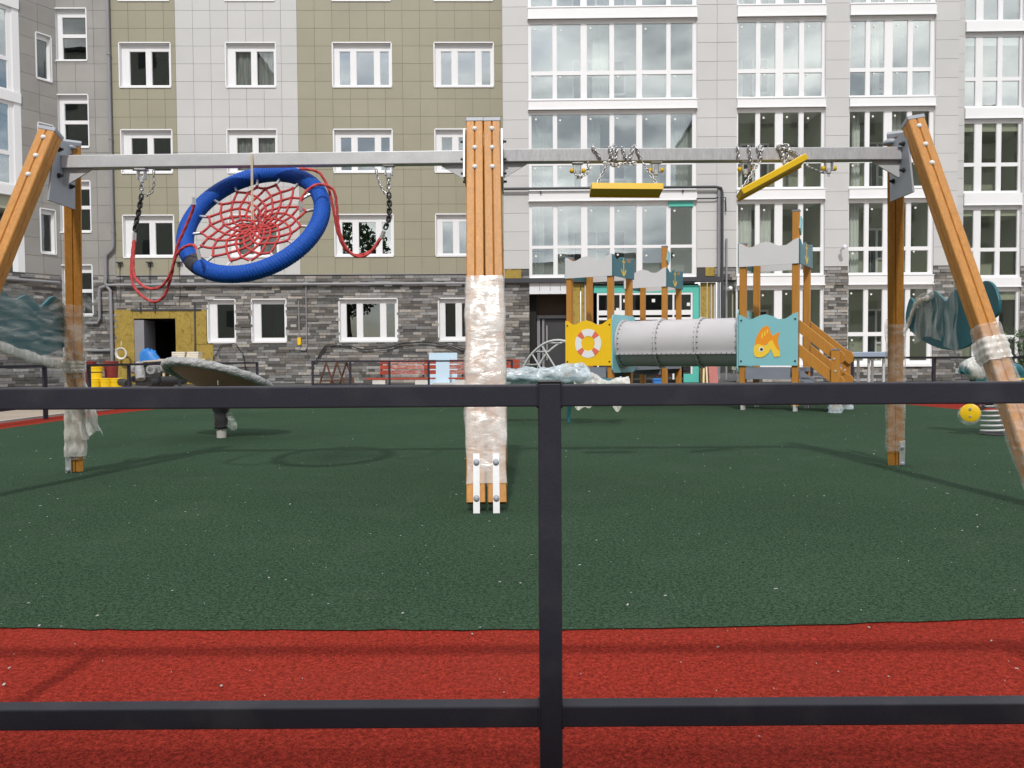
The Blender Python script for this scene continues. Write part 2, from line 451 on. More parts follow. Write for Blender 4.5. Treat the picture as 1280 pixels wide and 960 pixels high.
# ------------------------------------------------------------------ facades
def minus(rect, holes):
    out_ = [rect]
    for h in holes:
        nx = []
        for r in out_:
            if h[0] >= r[1]-1e-6 or h[1] <= r[0]+1e-6 or h[2] >= r[3]-1e-6 or h[3] <= r[2]+1e-6: nx.append(r); continue
            if h[2] > r[2]: nx.append((r[0], r[1], r[2], h[2]))
            if h[3] < r[3]: nx.append((r[0], r[1], h[3], r[3]))
            z0, z1 = max(r[2], h[2]), min(r[3], h[3])
            if h[0] > r[0]: nx.append((r[0], h[0], z0, z1))
            if h[1] < r[1]: nx.append((h[1], r[1], z0, z1))
        out_ = nx
    return [r for r in out_ if r[1]-r[0] > .025 and r[3]-r[2] > .025]
def backing(root, fr, u0, u1, z0, z1, holes, m, w0=.018, w1=.4):
    rs = minus((u0, u1, z0, z1), holes); grp = list(range(len(rs)))
    def find(i):
        while grp[i] != i: i = grp[i]
        return i
    for i, a in enumerate(rs):
        for j in range(i):
            b = rs[j]
            if min(a[1], b[1]) >= max(a[0], b[0])-1e-4 and min(a[3], b[3]) >= max(a[2], b[2])-1e-4: grp[find(i)] = find(j)
    for k in sorted({find(i) for i in range(len(rs))}):
        mb = MB()
        for i, r in enumerate(rs):
            if find(i) == k: mb.box(r[0], r[1], w0, w1, r[2], r[3])
        build('wall', mb, m, root, fr)
CNT = {}
def clad(root, fr, u0, u1, z0, z1, du, dz, holes, m, limit=295, gap=.009):
    """cladding panels, one object each; those past the limit join into one part"""
    shared = {}; rest = CNT.setdefault((root, 'rest', m.name), MB())
    nr = int(math.ceil((z1-z0)/dz - .02)); nc = int(math.ceil((u1-u0)/du - .05))
    for r in range(nr):
        for c in range(nc):
            a0, a1 = u0+c*du, min(u0+(c+1)*du, u1); b0, b1 = z0+r*dz, min(z0+(r+1)*dz, z1)
            rs = minus((a0+gap/2, a1-gap/2, b0+gap/2, b1-gap/2), holes)
            if not rs: continue
            area = sum((q[1]-q[0])*(q[3]-q[2]) for q in rs)
            seen = b0 < 13.4
            full = len(rs) == 1 and area > (du-gap)*(dz-gap)*.99
            pr = random.uniform(-.002, .002)
            if CNT.get(root, 0) < limit and seen and area > .03:
                CNT[root] = CNT.get(root, 0) + 1
                cu, cz = (a0+a1)/2, (b0+b1)/2
                Mw = fr.M @ Matrix.Translation(V((cu, pr, cz)))
                if full and m.name in shared: inst('cladding_panel', shared[m.name], root, Mw); continue
                mb = MB()
                for q in rs: mb.box(q[0]-cu, q[1]-cu, 0, .015, q[2]-cz, q[3]-cz)
                me = bpy.data.meshes.new('cladding_panel'); me.from_pydata([tuple(v) for v in mb.v], [], mb.f); me.materials.append(m)
                if full: shared[m.name] = me
                inst('cladding_panel', me, root, Mw)
            else:
                for q in rs: rest.box(q[0], q[1], pr, .015+pr, q[2], q[3])
    CNT[(root, 'fr', m.name)] = (fr, m)
def flush_rest(root):
    for k in list(CNT):
        if isinstance(k, tuple) and k[0] is root and k[1] == 'rest' and CNT[k].f:
            fr, m = CNT[(root, 'fr', k[2])]
            build('cladding_field', CNT[k], m, root, fr, kind='stuff')
def stone(root, fr, u0, u1, z0, z1, holes, h=.098):
    mb = MB(); z = z0; wq = None
    while z < z1-.01:
        zt = min(z+h, z1); u = u0 - random.uniform(0, .3)
        while u < u1:
            l = random.choice((.2,.3,.42,.55)) * random.uniform(.85,1.15)
            a, b = max(u, u0), min(u+l, u1)
            if b-a > .02:
                g = random.choice((.09,.115,.145,.175,.205,.24,.28,.36)) * random.uniform(.88,1.12)
                tone = (g*1.0, g*.975, g*.965) if random.random() < .6 else (g*1.06, g*.97, g*.88)
                p = random.uniform(-.022, .012)
                for q in minus((a+.004, b-.004, z+.004, zt-.004), holes):
                    mb.box(q[0], q[1], p, .03, q[2], q[3], tone)
            u += l
        z = zt
    return build('stone_cladding', mb, M['stone'], root, fr, kind='stuff')
def pane_at(win, fr, a0, a1, b0, b1, w, g, tilt=.006):
    mb = MB(); cu, cz = (a0+a1)/2, (b0+b1)/2
    mb.box(a0-cu, a1-cu, -.004, .004, b0-cz, b1-cz)
    me = bpy.data.meshes.new('pane'); me.from_pydata([tuple(v) for v in mb.v], [], mb.f); me.materials.append(g)
    rot = Matrix.Rotation(random.uniform(-tilt, tilt), 4, 'Z') @ Matrix.Rotation(random.uniform(-tilt, tilt), 4, 'X')
    return inst('pane', me, win, fr.M @ Matrix.Translation(V((cu, w, cz))) @ rot)
def window(root, fr, u0, u1, z0, z1, cols, rows, g, depth=.17, trim=.055, fw=.06, room=2.2, roomm='room', curtain=False, name='window'):
    """cols / rows: pane intervals given as fractions of the opening"""
    mb = MB()
    if trim:
        t = trim; p = -.018
        mb.box(u0-t*.3, u1+t*.3, p, .03, z1, z1+t*.7); mb.box(u0-t*.3, u1+t*.3, p-.012, .03, z0-t*.9, z0)
        mb.box(u0-t*.7, u0, p+.002, .03, z0, z1); mb.box(u1, u1+t*.7, p+.002, .03, z0, z1)
    e = .012
    mb.box(u0, u0+e, .031, depth, z0+e, z1-e); mb.box(u1-e, u1, .031, depth, z0+e, z1-e)
    mb.box(u0, u1, .031, depth, z1-e, z1); mb.box(u0, u1, .031, depth, z0, z0+e)
    du, dz = u1-u0, z1-z0
    cs = [(u0+a*du, u0+b*du) for a, b in cols]; rs = [(z0+a*dz, z0+b*dz) for a, b in rows]
    a = u0 + e
    for c in cs + [(u1-e, u1-e)]:
        if c[0]-a > .004: mb.box(a, c[0], depth-.05, depth+.03, z0+e, z1-e)
        a = c[1]
    for c in cs:
        b = z0 + e
        for r in rs + [(z1-e, z1-e)]:
            if r[0]-b > .004: mb.box(c[0], c[1], depth-.047, depth+.027, b, r[0])
            b = r[1]
        for r in rs:                          # thin dark gasket ledge inside each light
            s_ = .012
            mb.box(c[0], c[0]+s_, depth-.035, depth+.02, r[0], r[1]); mb.box(c[1]-s_, c[1], depth-.035, depth+.02, r[0], r[1])
    w = build(name, mb, M['white'], root, fr)
    for c in cs:
        for r in rs: pane_at(w, fr, c[0], c[1], r[0], r[1], depth-.005, g)
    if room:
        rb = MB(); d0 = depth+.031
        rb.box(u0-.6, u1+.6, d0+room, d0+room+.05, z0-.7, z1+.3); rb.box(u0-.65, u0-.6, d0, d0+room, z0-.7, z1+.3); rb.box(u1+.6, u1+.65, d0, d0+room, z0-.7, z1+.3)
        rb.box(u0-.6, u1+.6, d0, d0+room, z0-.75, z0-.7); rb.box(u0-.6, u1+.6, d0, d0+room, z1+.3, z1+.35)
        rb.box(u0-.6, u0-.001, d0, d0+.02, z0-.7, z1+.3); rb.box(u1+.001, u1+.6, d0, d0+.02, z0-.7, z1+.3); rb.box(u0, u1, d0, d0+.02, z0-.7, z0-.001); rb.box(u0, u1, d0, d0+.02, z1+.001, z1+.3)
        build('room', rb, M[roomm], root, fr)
    if curtain:
        cb = MB(); k = 40
        cb.grid(lambda a, b: (u0+.05+a*(du-.1), depth+.12+.025*math.sin(a*46)+.008*math.sin(a*17+b*3), z0+b*dz), k*3, 3)
        build('curtain', cb, M['curtain'], root, fr)
    return w

# --- olive block in the middle left ------------------------------------------------
FL = Frame(0, 27.5, math.atan(.015))
ZT = 16.2
block = thing('apartment_building', 'olive and pale panelled apartment block with grey stone ground floor, behind the blue basket', 'building', fr=FL)
ulc, urc = FL.u(143), FL.u(631)
zs = FL.z(380, 343)
x = lambda a: FL.u(a, 200)
z = lambda b: FL.z(380, b)
TP = .6
W2 = [(.16,.49),(.60,.955)]; W3 = [(.10,.29),(.39,.70),(.80,.96)]
WR = [(.06,.84)]
wins = []
for k, (a, b) in enumerate(((152.5,215), (285,346), (418,490), (544.5,617))):
    for r, (t, bt) in enumerate(((-55,0), (54,108), (162.5,215), (269,320))):
        wins.append((x(a), x(b), z(bt), z(t), k, r))
gw = [(256.5,290,0),(312,354,0),(422,494,1),(547,619,1)]
gwin = [(x(a), x(b), z(426.5), z(374.5), 4+q, 4) for a, b, q in gw]
patch = (x(138.5), x(262), 0, z(386)); dooro = (x(163), x(215), 0, z(397))
holes = [w[:4] for w in wins + gwin]
backing(block, FL, ulc, urc, zs, ZT, holes, M['wallb'])
backing(block, FL, ulc, urc, 0, zs, holes + [dooro], M['mortar'], w0=.022)
b1, b2 = x(222), x(373.5)
clad(block, FL, ulc, b1, zs, ZT, TP, TP, holes, M['olive'])
clad(block, FL, b1, b2, zs, ZT, TP, TP, holes, M['beige'])
clad(block, FL, b2, urc, zs, ZT, TP, TP, holes, M['olive'])
flush_rest(block)
stone(block, FL, ulc, urc, 0, zs-.02, holes + [patch])
for w in wins:
    k, r = w[4], w[5]
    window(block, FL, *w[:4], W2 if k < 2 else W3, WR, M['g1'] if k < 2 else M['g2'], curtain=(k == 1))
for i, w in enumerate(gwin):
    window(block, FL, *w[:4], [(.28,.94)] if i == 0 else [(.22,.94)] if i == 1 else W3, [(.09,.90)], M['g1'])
mb = MB(); mb.box(ulc, urc, .41, 12, 0, .1); mb.box(ulc, urc, .41, 12, ZT-.3, ZT)
build('floor_slab', mb, M['wallg'], block, FL)
mb = MB(); mb.box(ulc, urc, -.015, .01, zs-.02, zs+.004); build('drip_edge', mb, M['pipe'], block, FL)
# unfinished doorway
mb = MB(); rnd = random.Random(3)
for q in minus(patch, [dooro, (gwin[0][0]-.06, gwin[0][1]+.06, gwin[0][2]-.08, gwin[0][3]+.06)]):
    n = max(1, round((q[1]-q[0])/.6)); s_ = (q[1]-q[0])/n
    for i in range(n): build('insulation_board', MB().box(q[0]+i*s_+.004, q[0]+(i+1)*s_-.004, -.005+rnd.uniform(-.01,.01), .021, q[2], q[3]), M['wool'], block, FL)
mb = MB(); mb.box(dooro[0]-.05, dooro[0]+.33, .01, .9, 0, dooro[3]-.05); build('door_reveal', mb, M['pipe'], block, FL)
mb = MB()
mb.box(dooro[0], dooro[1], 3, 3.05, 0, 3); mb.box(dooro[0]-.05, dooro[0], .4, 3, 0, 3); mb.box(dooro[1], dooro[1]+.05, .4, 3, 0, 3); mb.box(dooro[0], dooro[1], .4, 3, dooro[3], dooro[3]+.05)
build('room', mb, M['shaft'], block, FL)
mb = MB(); mb.box(dooro[0]-.1, dooro[1]+.9, -.03, .0, dooro[3]+.26, dooro[3]+.32)
for a in (172, 190, 240): mb.box(x(a)-.02, x(a)+.02, -.05, -.005, patch[3]-.5*(a==240)*4-.1, patch[3]+.25)
build('steel_profile', mb, M['dpipe'], block, FL)
for a in (147.5, 185, 222):                  # wall lamps brackets above the doorway
    q = MB(); u_, zz = x(a), z(328)
    q.box(u_-.1, u_+.1, -.14, -.02, zz, zz+.035); q.box(u_-.02, u_+.02, -.1, -.02, zz-.16, zz-.001); q.tube([(u_-.01,-.06,zz-.17),(u_+.015,-.05,zz-.9),(u_-.03,-.05,zz-1.5)], .008, 5)
    build('bracket', q, M['dpipe'], block, FL)
# pipes of the olive block
q = MB(); zz = z(355.5); q.tube([(x(132),-.12,zz),(x(300),-.12,zz),(x(630),-.12,zz)], .045, 8)
for a in range(150, 630, 62): q.box(x(a)-.02, x(a)+.02, -.1, .0, zz-.075, zz-.045)
build('gas_pipe', q, M['pipe'], block, FL, smooth=True)
q = MB(); u_ = x(140.5); q.tube([(u_,-.1,ZT),(u_,-.1,z(306)),(u_-.03,-.1,z(311)),(u_-.24,-.1,z(318)),(u_-.27,-.1,z(324)),(u_-.27,-.1,z(345)),(u_-.3,-.1,z(352)),(u_-.22,-.1,z(358)),(u_-.13,-.1,z(362)),(u_-.12,-.1,z(400)),(u_-.12,-.1,.15)], .055, 10)
for k in (70, 175, 290): q.lathe((u_,-.1,z(k)), (0,0,1), [(.056,0),(.07,.005),(.07,.05),(.056,.055)], 10)
build('drainpipe', q, M['pipe'], block, FL, smooth=True)
q = MB(); u_ = x(380.5); q.tube([(u_,-.05,z(357)),(u_,-.05,z(434)),(u_-.05,-.05,z(437.5)),(u_-.22,-.05,z(437.5)),(u_-.26,-.05,z(432)),(u_-.26,-.05,z(376))], .022, 6)
build('conduit', q, M['pipe'], block, FL, smooth=True)
q = MB(); q.box(u_-.31, u_-.2, -.09, -.01, z(431), z(422)); build('gas_valve', q, M['ypanel'], block, FL)
# cable drooping along the stone wall
q = MB()
def dr(pts):
    o_ = []
    for i in range(len(pts)-1):
        for t in range(6):
            s_ = t/6; s2 = s_*s_*(3-2*s_)
            o_.append((x(pts[i][0]+(pts[i+1][0]-pts[i][0])*s_), -.06-.01*i, z(pts[i][1]+(pts[i+1][1]-pts[i][1])*s2)))
    o_.append((x(pts[-1][0]), -.06, z(pts[-1][1]))); return o_
q.tube(dr([(386,455),(407,431),(430,433),(455,437),(480,436),(505,429),(530,428),(552,432),(580,440)]), .017, 5)
q.tube(dr([(388,455),(409,433),(428,431),(452,438),(478,435),(500,431),(528,429),(550,430),(585,438)]), .014, 5)
build('hanging_cable', q, M['cable'], block, FL, smooth=True)
q = MB(); q.tube(dr([(262,452),(264,444),(275,430),(290,429),(300,440),(304,462)]), .014, 5); build('hanging_cable', q, M['cable'], block, FL, smooth=True)

# --- grey wing on the far left --------------------------------------------------------
uc = FL.u(75); cor = FL.M @ V((uc, 0, 0))
FW = Frame(cor.x, cor.y, math.radians(58))
wing = thing('apartment_building', 'grey corner block with narrow windows and glazed white balconies at the left edge', 'building', fr=FW)
g0, g1 = uc, ulc
gz = [(FL.z(95, bt), FL.z(95, t)) for t, bt in ((11,75),(119,183.5),(227,289.5),(332,394),(-97,-32))]
ghol = [(FL.u(73.6), FL.u(112.5), a, b) for a, b in gz]
backing(wing, FL, g0, g1, 0, ZT, ghol, M['wallg'])
clad(wing, FL, g0, g1, zs, ZT, TP*1.06, TP, ghol, M['gray'])
stone(wing, FL, g0, g1, 0, zs-.02, ghol)
for h_ in ghol: window(wing, FL, *h_, [(.18,.95)], [(.04,.46),(.53,.86)], M['g1'])
uw = lambda a, y=200: FW.u(a, y)
wl = uw(28)
nar = [(uw(50, 230), uw(67.5, 230), FW.z(58, bt), FW.z(58, t)) for t, bt in ((45,100),(156,208),(262,316))]
backing(wing, FW, wl, 0, 0, ZT, nar, M['wallg'])
clad(wing, FW, wl, 0, zs, ZT, -wl/2, TP, nar, M['gray'])
stone(wing, FW, -12, 0, 0, zs-.02, [])
backing(wing, FW, -12, wl, 0, zs, [], M['mortar'], w0=.022)
for h_ in nar: window(wing, FW, *h_, [(.10,.9)], [(.05,.9)], M['g1'], room=1.2)
flush_rest(wing)
# glazed balcony column of the wing: white ledges and panes
hw = FW.z(20, 121) - FW.z(20, 229)
zb = FW.z(20, 116)
for s_ in range(-3, 3):
    zl = zb + s_*3.05
    if zl < zs+.3: continue
    q = MB(); q.box(-12, wl-.001, -.04, .35, zl-.32, zl); build('balcony_ledge', q, M['ledge'], wing, FW)
    window(wing, FW, wl-2.6, wl-.22, zl, zl+2.73, [(.04,.46),(.54,.94)], [(.03,.36),(.41,.96)], M['g2'], trim=0, room=1.4, roomm='loggia', depth=.1, name='balcony_window')
    window(wing, FW, wl-5.2, wl-2.82, zl, zl+2.73, [(.04,.46),(.54,.94)], [(.03,.36),(.41,.96)], M['g2'], trim=0, room=1.4, roomm='loggia', depth=.1, name='balcony_window')
q = MB()
for a, b in ((wl-.22, wl-.002), (wl-2.82, wl-2.6), (wl-12+1, wl-5.2)): q.box(a, b, .003, .35, zs, ZT)
build('balcony_pier', q, M['ledge'], wing, FW)
q = MB(); q.tube([(-12,-.12,FW.z(50,352)),(-.15,-.12,FW.z(50,352))], .05, 8); build('gas_pipe', q, M['pipe'], wing, FW, smooth=True)
q = MB(); q.tube([(FL.u(131),-.1,FL.z(125,358)),(FL.u(124),-.1,FL.z(125,360)),(FL.u(123),-.1,FL.z(125,366)),(FL.u(123),-.1,FL.z(125,398)),(FL.u(120),-.1,FL.z(125,404)),(FL.u(105),-.1,FL.z(125,404))], .05, 8)
q.tube([(FL.u(135),-.09,FL.z(125,438)),(FL.u(105),-.09,FL.z(125,438))], .04, 8)
build('gas_pipe', q, M['pipe'], wing, FL, smooth=True)

# --- pale glazed block on the right ------------------------------------------------
FR = Frame(-.243, 25.9, -math.atan(.0127))
right = thing('apartment_building', 'pale panelled block with tall white glazed bays rising behind the play tower', 'building', fr=FR)
xr = lambda a, b=250: FR.u(a, b)
zr = lambda b: FR.z(760, b)
uR0, uR1 = 0.0, xr(1197)
zst = FR.z(1045, 333)
led = [(zr(9), zr(23.5)), (zr(125), zr(137)), (zr(238.5), zr(251.5)), (zr(-107), zr(-93)), (FR.z(1045,344), FR.z(1045,356.5))]
led = [(min(a, b), max(a, b)) for a, b in led]
lz = sorted(led)                              # from the lowest ledge up
bays = [(xr(661), xr(871)), (xr(921), xr(1031)), (xr(1061), xr(1167.5))]
A6 = [((90+c)/4+640-.0, d/4+640) for c, d in ((5,120),(134,260),(284,402),(424,538),(562,686),(704,818))]
A6 = [(xr(a), xr(b)) for a, b in ((664.5,692),(696.5,727),(734,763),(768,796.5),(803,834),(838.5,866.5))]
B4 = [(xr(a), xr(b)) for a, b in ((923,945.5),(950.5,970),(979,999.5),(1005,1028))]
C4 = [(xr(a), xr(b)) for a, b in ((1062.5,1082.5),(1087.5,1106),(1115.5,1135),(1140.5,1163))]
rh = []
tops = [r[0] for r in lz[1:]] + [ZT]
for i, (l0, l1) in enumerate(lz):
    for bi, (a, b) in enumerate(bays):
        if i == 0 and bi == 0: continue
        rh.append((a, b, l1, tops[i], bi, i))
ground_z = FR.z(1045, 456)
for bi in (1, 2): rh.append((bays[bi][0], bays[bi][1], ground_z, lz[0][0], bi, -1))
holesR = [(a, b, lo, hi) for a, b, lo, hi, *_ in rh] + [(a, b, l0, l1) for (l0, l1) in lz for (a, b) in bays]
entry = (bays[0][0], xr(936), 0, zr(352))
rh.append((bays[0][0], bays[0][1], zr(347), lz[1][0], 0, 0))
holesR = [h_ for h_ in holesR if not (h_[0] < 1 and h_[2] < lz[0][1] and False)]
holesR += [(bays[0][0], bays[0][1], zr(347), lz[1][0]), entry]
backing(right, FR, uR0, uR1, zst, ZT, holesR, M['wallg'])
backing(right, FR, uR0, uR1, 0, zst, holesR, M['mortar'], w0=.022)
q = MB(); q.box(0, .25, .02, 3, 0, ZT); q.box(uR1-.25, uR1, .41, 3, 0, ZT); build('return_wall', q, M['beige'], right, FR)
TR = .603
zoff = zst
insul = [(xr(630), xr(651), zr(349), zr(336)), (xr(882), xr(893.5), zr(346), zr(335))]
for a, b in ((uR0, bays[0][0]), (bays[0][1], bays[1][0]), (bays[1][1], bays[2][0]), (bays[2][1], uR1)):
    n = max(1, round((b-a)/TR)); clad(right, FR, a, b, zoff, ZT, (b-a)/n, TR, holesR + insul, M['beige'])
    stone(right, FR, a, b, 0, zst-.02, holesR + [insul[0]] + [(xr(870), xr(894), 0, zst)])
flush_rest(right)
for r_ in insul: build('insulation_board', MB().box(r_[0], r_[1], .0, .017, r_[2], r_[3]), M['wool'], right, FR)
for (l0, l1) in lz:
    for bi, (a, b) in enumerate(bays):
        if (l0, l1) == lz[0] and bi == 0: continue
        q = MB(); q.box(a, b, -.05, .3, l0+.02, l1); q.box(a-.02, b+.02, -.075, -.0505, l0, l0+.03); q.box(a-.02, b+.02, -.07, -.051, l1-.02, l1+.004)
        build('ledge', q, M['ledge'], right, FR)
cols_of = {0: A6, 1: B4, 2: C4}
door_us = {0: (.28, .62), 1: (.2, .55), 2: (.45, .8)}
for a, b, lo, hi, bi, i in rh:
    frac = lambda p: (p-a)/(b-a)
    cols = [(frac(c), frac(d)) for c, d in cols_of[bi]]
    rows = [(.035,.325),(.375,.955)]
    if bi == 0 and i == 0: rows = [(.05,.39),(.43,.95)]
    if i == -1: rows = [(.05,.36),(.41,.95)]
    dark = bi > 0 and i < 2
    window(right, FR, a, b, lo, hi, cols, rows, M['g2'] if not dark else M['g1'], trim=0, room=0, depth=.14, name='bay_window')
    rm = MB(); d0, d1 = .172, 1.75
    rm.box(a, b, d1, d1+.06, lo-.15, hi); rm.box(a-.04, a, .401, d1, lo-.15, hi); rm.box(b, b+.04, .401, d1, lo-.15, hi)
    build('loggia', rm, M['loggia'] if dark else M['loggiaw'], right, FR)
    sl_ = MB(); sl_.box(a, b, .301, d1+.06, lo-.28, lo-.151); sl_.box(a, b, .301, d1+.06, hi+.001, hi+.06); build('loggia_floor', sl_, M['loggiaw'], right, FR)
    k0, k1 = door_us[bi]; ua, ub = a+(b-a)*k0, a+(b-a)*k1; wd = MB(); t_ = .07
    zt_ = hi-.75; zlo = lo-.1
    um = ua+(ub-ua)*.45
    for p_, r_, s0, s1 in ((ua, ua+t_, zlo, zt_), (um-t_/2, um+t_/2, zlo, zt_), (ub-t_, ub, zlo+.8, zt_)): wd.box(p_, r_, d1-.06, d1-.001, s0, s1)
    wd.box(ua, ub, d1-.058, d1-.001, zt_, zt_+t_); wd.box(um, ub, d1-.058, d1-.001, zlo+.8, zlo+.8+t_); wd.box(ua, um, d1-.058, d1-.001, zlo, zlo+t_)
    bw = build('balcony_door', wd, M['white'], right, FR)
    pb = MB(); pb.box(ua+t_, um-t_/2, d1-.03, d1-.002, zlo+t_, zt_); pb.box(um+t_/2, ub-t_, d1-.03, d1-.002, zlo+.8+t_, zt_); build('pane', pb, M['blockwin'], bw, FR)
    if i != -1:
        rl = MB(); rl.tube([(a+.02,.42,lo+.93),(b-.02,.42,lo+.93)], .02, 6)
        for k in range(1, int((b-a)/.9)): rl.tube([(a+k*.9,.42,lo-.1),(a+k*.9,.42,lo+.93)], .012, 5)
        build('handrail', rl, M['pipe'], right, FR)
rnd = random.Random(21)                        # a few light curtains behind the panes
for a, b, lo, hi, bi, i in rh:
    for c, d in cols_of[bi]:
        if i >= 0 and rnd.random() < .22:
            w_ = (d-c)*rnd.uniform(.45, 1.0); c0_ = c if rnd.random() < .5 else d-w_; ph = rnd.uniform(0, 9); cb = MB()
            cb.grid(lambda u, v: (c0_+w_*u, .52+.022*math.sin(u*w_*60+ph)+.01*math.sin(u*19+v*2), lo+.02+(hi-lo-.05)*v), 36, 2)
            build('curtain', cb, M['loggiaw'], right, FR, smooth='all')
# round white stickers on the glass
mb = MB(); rnd = random.Random(5)
for a, b, lo, hi, bi, i in rh:
    for c, d in cols_of[bi]:
        for zz in (hi-.28, lo+(hi-lo)*.3):
            if rnd.random() < .75: mb.lathe((c+.13+rnd.uniform(-.02,.03), .118, zz+rnd.uniform(-.03,.03)), (0,-1,0), [(.035,0),(.035,.002)], 8)
build('glass_sticker', mb, M['sticker'], right, FR, kind='stuff')
# mint transom strip and ground floor entry of the right block
q = MB(); q.box(xr(836), xr(867), .04, .07, zr(258.5), zr(251.5)); build('mint_strip', q, M['mint'], right, FR)
zc = zr(352); zc1 = zr(347)
q = MB(); q.box(uR0-.02, xr(903), -.16, .2, zr(353), zr(347.5)); build('canopy_beam', q, M['dpipe'], right, FR)
e0, e1 = bays[0][0], xr(894)
q = MB(); n = 4; s_ = (xr(713)-e0)/n
for i in range(n): build('fascia_panel', MB().box(e0+i*s_+.006, e0+(i+1)*s_-.006, -.04, .05, zr(367), zr(353)-.004), M['lmetal'], right, FR)
q = MB(); q.box(e0, xr(713), .9, .95, zr(396), zr(367)); q.box(e0, xr(713), .05, .9, zr(367), zr(367)+.04)
build('brown_soffit', q, M['brown'], right, FR)
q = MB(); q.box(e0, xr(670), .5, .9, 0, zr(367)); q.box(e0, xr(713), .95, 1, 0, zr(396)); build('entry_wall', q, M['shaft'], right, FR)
dk = build('entrance_door', MB().box(xr(681), xr(713), .84, .9, 0, zr(397)), M['door'], right, FR)
q = MB(); q.box(xr(671), xr(675), .8, .86, 0, zr(394)); q.box(xr(671), xr(714), .78, .84, zr(396), zr(392)); q.box(xr(677.5), xr(680.5), .8, .86, 0, zr(397)); build('door_frame', q, M['pipe'], dk, FR)
q = MB(); q.box(xr(683), xr(684.5), .76, .8, zr(450), zr(405)); q.box(xr(683), xr(684.5), .8, .84, zr(445), zr(443)); q.box(xr(683), xr(684.5), .8, .84, zr(412), zr(410)); build('handle', q, M['ferr'], dk, FR)
q = MB(); n = 2
for a, b in ((714,725),(726,737),(876,884),(885,895)): build('insulation_board', MB().box(xr(a), xr(b), .0, .06, 0, zr(354)), M['wool'], right, FR)
for a in (731, 735, 889, 893): build('steel_profile', MB().box(xr(a)-.02, xr(a)+.02, -.05, -.001, 0, zr(356)), M['gplast'], right, FR)
q = MB()
m0, m1, mz = xr(742), xr(874), zr(357)
q.box(m0, m1, .02, .1, zr(366), mz); q.box(xr(866.5), m1, .021, .1, 0, zr(366))
q.box(xr(855), xr(866.5), .021, .1, 0, zr(468))
sf = build('shopfront', q, M['mint'], right, FR)
q = MB()
zA, zB = zr(366), zr(395)
for a in (746, 774.5, 803, 841, 864): q.box(xr(a), xr(a+2.2), .03, .09, 0.1, zA)
q.box(xr(748.2), xr(864), .032, .088, zA-.07, zA-.001)
q.box(xr(748.2), xr(864), .029, .088, zr(394), zr(388)); q.box(xr(748.2), xr(864), .032, .088, zr(400), zr(397))
build('frame', q, M['white'], sf, FR)
for a, b in ((748.2,774.5),(776.7,803),(805.2,841),(843.2,864)): pane_at(sf, FR, xr(a), xr(b), zr(388), zA-.07, .06, M['g1']); pane_at(sf, FR, xr(a), xr(b), .1, zr(400), .06, M['g1'])
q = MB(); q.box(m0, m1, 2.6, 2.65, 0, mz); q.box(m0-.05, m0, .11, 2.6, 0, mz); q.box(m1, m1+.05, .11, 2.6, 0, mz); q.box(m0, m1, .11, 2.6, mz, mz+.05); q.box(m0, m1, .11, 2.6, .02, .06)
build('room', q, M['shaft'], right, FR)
for a, y in ((779,374),(815,374),(859,379),(770,385)): build('paper_notice', MB().box(xr(a), xr(a+4), .035, .041, zr(y+4), zr(y)), M['sticker'], right, FR)
q = MB(); q.tube([(uR0-.3,-.14,zr(236)),(xr(760),-.14,zr(236)),(xr(893),-.14,zr(236)),(xr(900),-.14,zr(237.5)),(xr(901.5),-.14,zr(243)),(xr(901.5),-.14,.3)], .045, 8)
q.tube([(xr(870),-.1,zr(250)),(xr(893),-.1,zr(250)),(xr(895),-.1,zr(249)),(xr(906),-.1,zr(249)),(xr(906.5),-.1,zr(266))], .022, 6)
for a in (676, 853): q.box(xr(a)-.02, xr(a)+.02, -.12, .02, zr(242), zr(239))
build('gas_pipe', q, M['dpipe'], right, FR, smooth=True)
q = MB(); q.tube([(xr(898),-.08,zr(236)),(xr(898),-.08,.1)], .05, 8); q.tube([(xr(907.5),-.08,zr(300)),(xr(907.5),-.08,.1)], .035, 8); build('conduit', q, M['pipe'], right, FR, smooth=True)
for a, y in ((1051, 312), (910, 363)):
    q = MB(); u_, zz = FR.px(a, y); q.tube([(u_,0,zz),(u_,-.22,zz+.04)], .02, 6); q.lathe((u_-.05,-.22,zz+.02), (.3,-1,.2), [(.05,0),(.065,.02),(.065,.16),(.03,.18)], 8)
    build('wall_lamp', q, M['lmetal'], right, FR, smooth=True)

# --- last block on the far right (set back, floors half a step lower) ------------------
FD = Frame(14.4, 27.3, -math.atan(.0127))
far = thing('apartment_building', 'set back pale block at the right edge, its white ledges lower than the neighbouring bays', 'building', fr=FD)
xd = lambda a, b=250: FD.u(a, b)
d0_, d1_ = xd(1190), xd(1420)
bay = (xd(1204.5), xd(1277)); bay2 = (xd(1310), xd(1385))
zd = lambda b: FD.z(1240, b)
ld = [(zd(40), zd(27)), (zd(148.5), zd(135)), (zd(257), zd(241.5)), (zd(359), zd(347)), (zd(-67), zd(-80))]
ld = sorted(ld)
dh = []
for i, (a, b) in enumerate(ld): dh.append((b, ld[i+1][0] if i+1 < len(ld) else ZT))
dh.insert(0, (zd(462), ld[0][0]))
hd = [(bb[0], bb[1], lo, hi) for bb in (bay, bay2) for lo, hi in dh + ld]
zsd = zd(333)
backing(far, FD, d0_, d1_, zsd, ZT, hd, M['wallg']); backing(far, FD, d0_, d1_, 0, zsd, hd, M['mortar'], w0=.022)
for a, b in ((d0_, bay[0]), (bay[1], bay2[0]), (bay2[1], d1_)):
    n = max(1, round((b-a)/TR)); clad(far, FD, a, b, zsd, ZT, (b-a)/n, TR, hd, M['beige']); stone(far, FD, a, b, 0, zsd-.02, hd)
flush_rest(far)
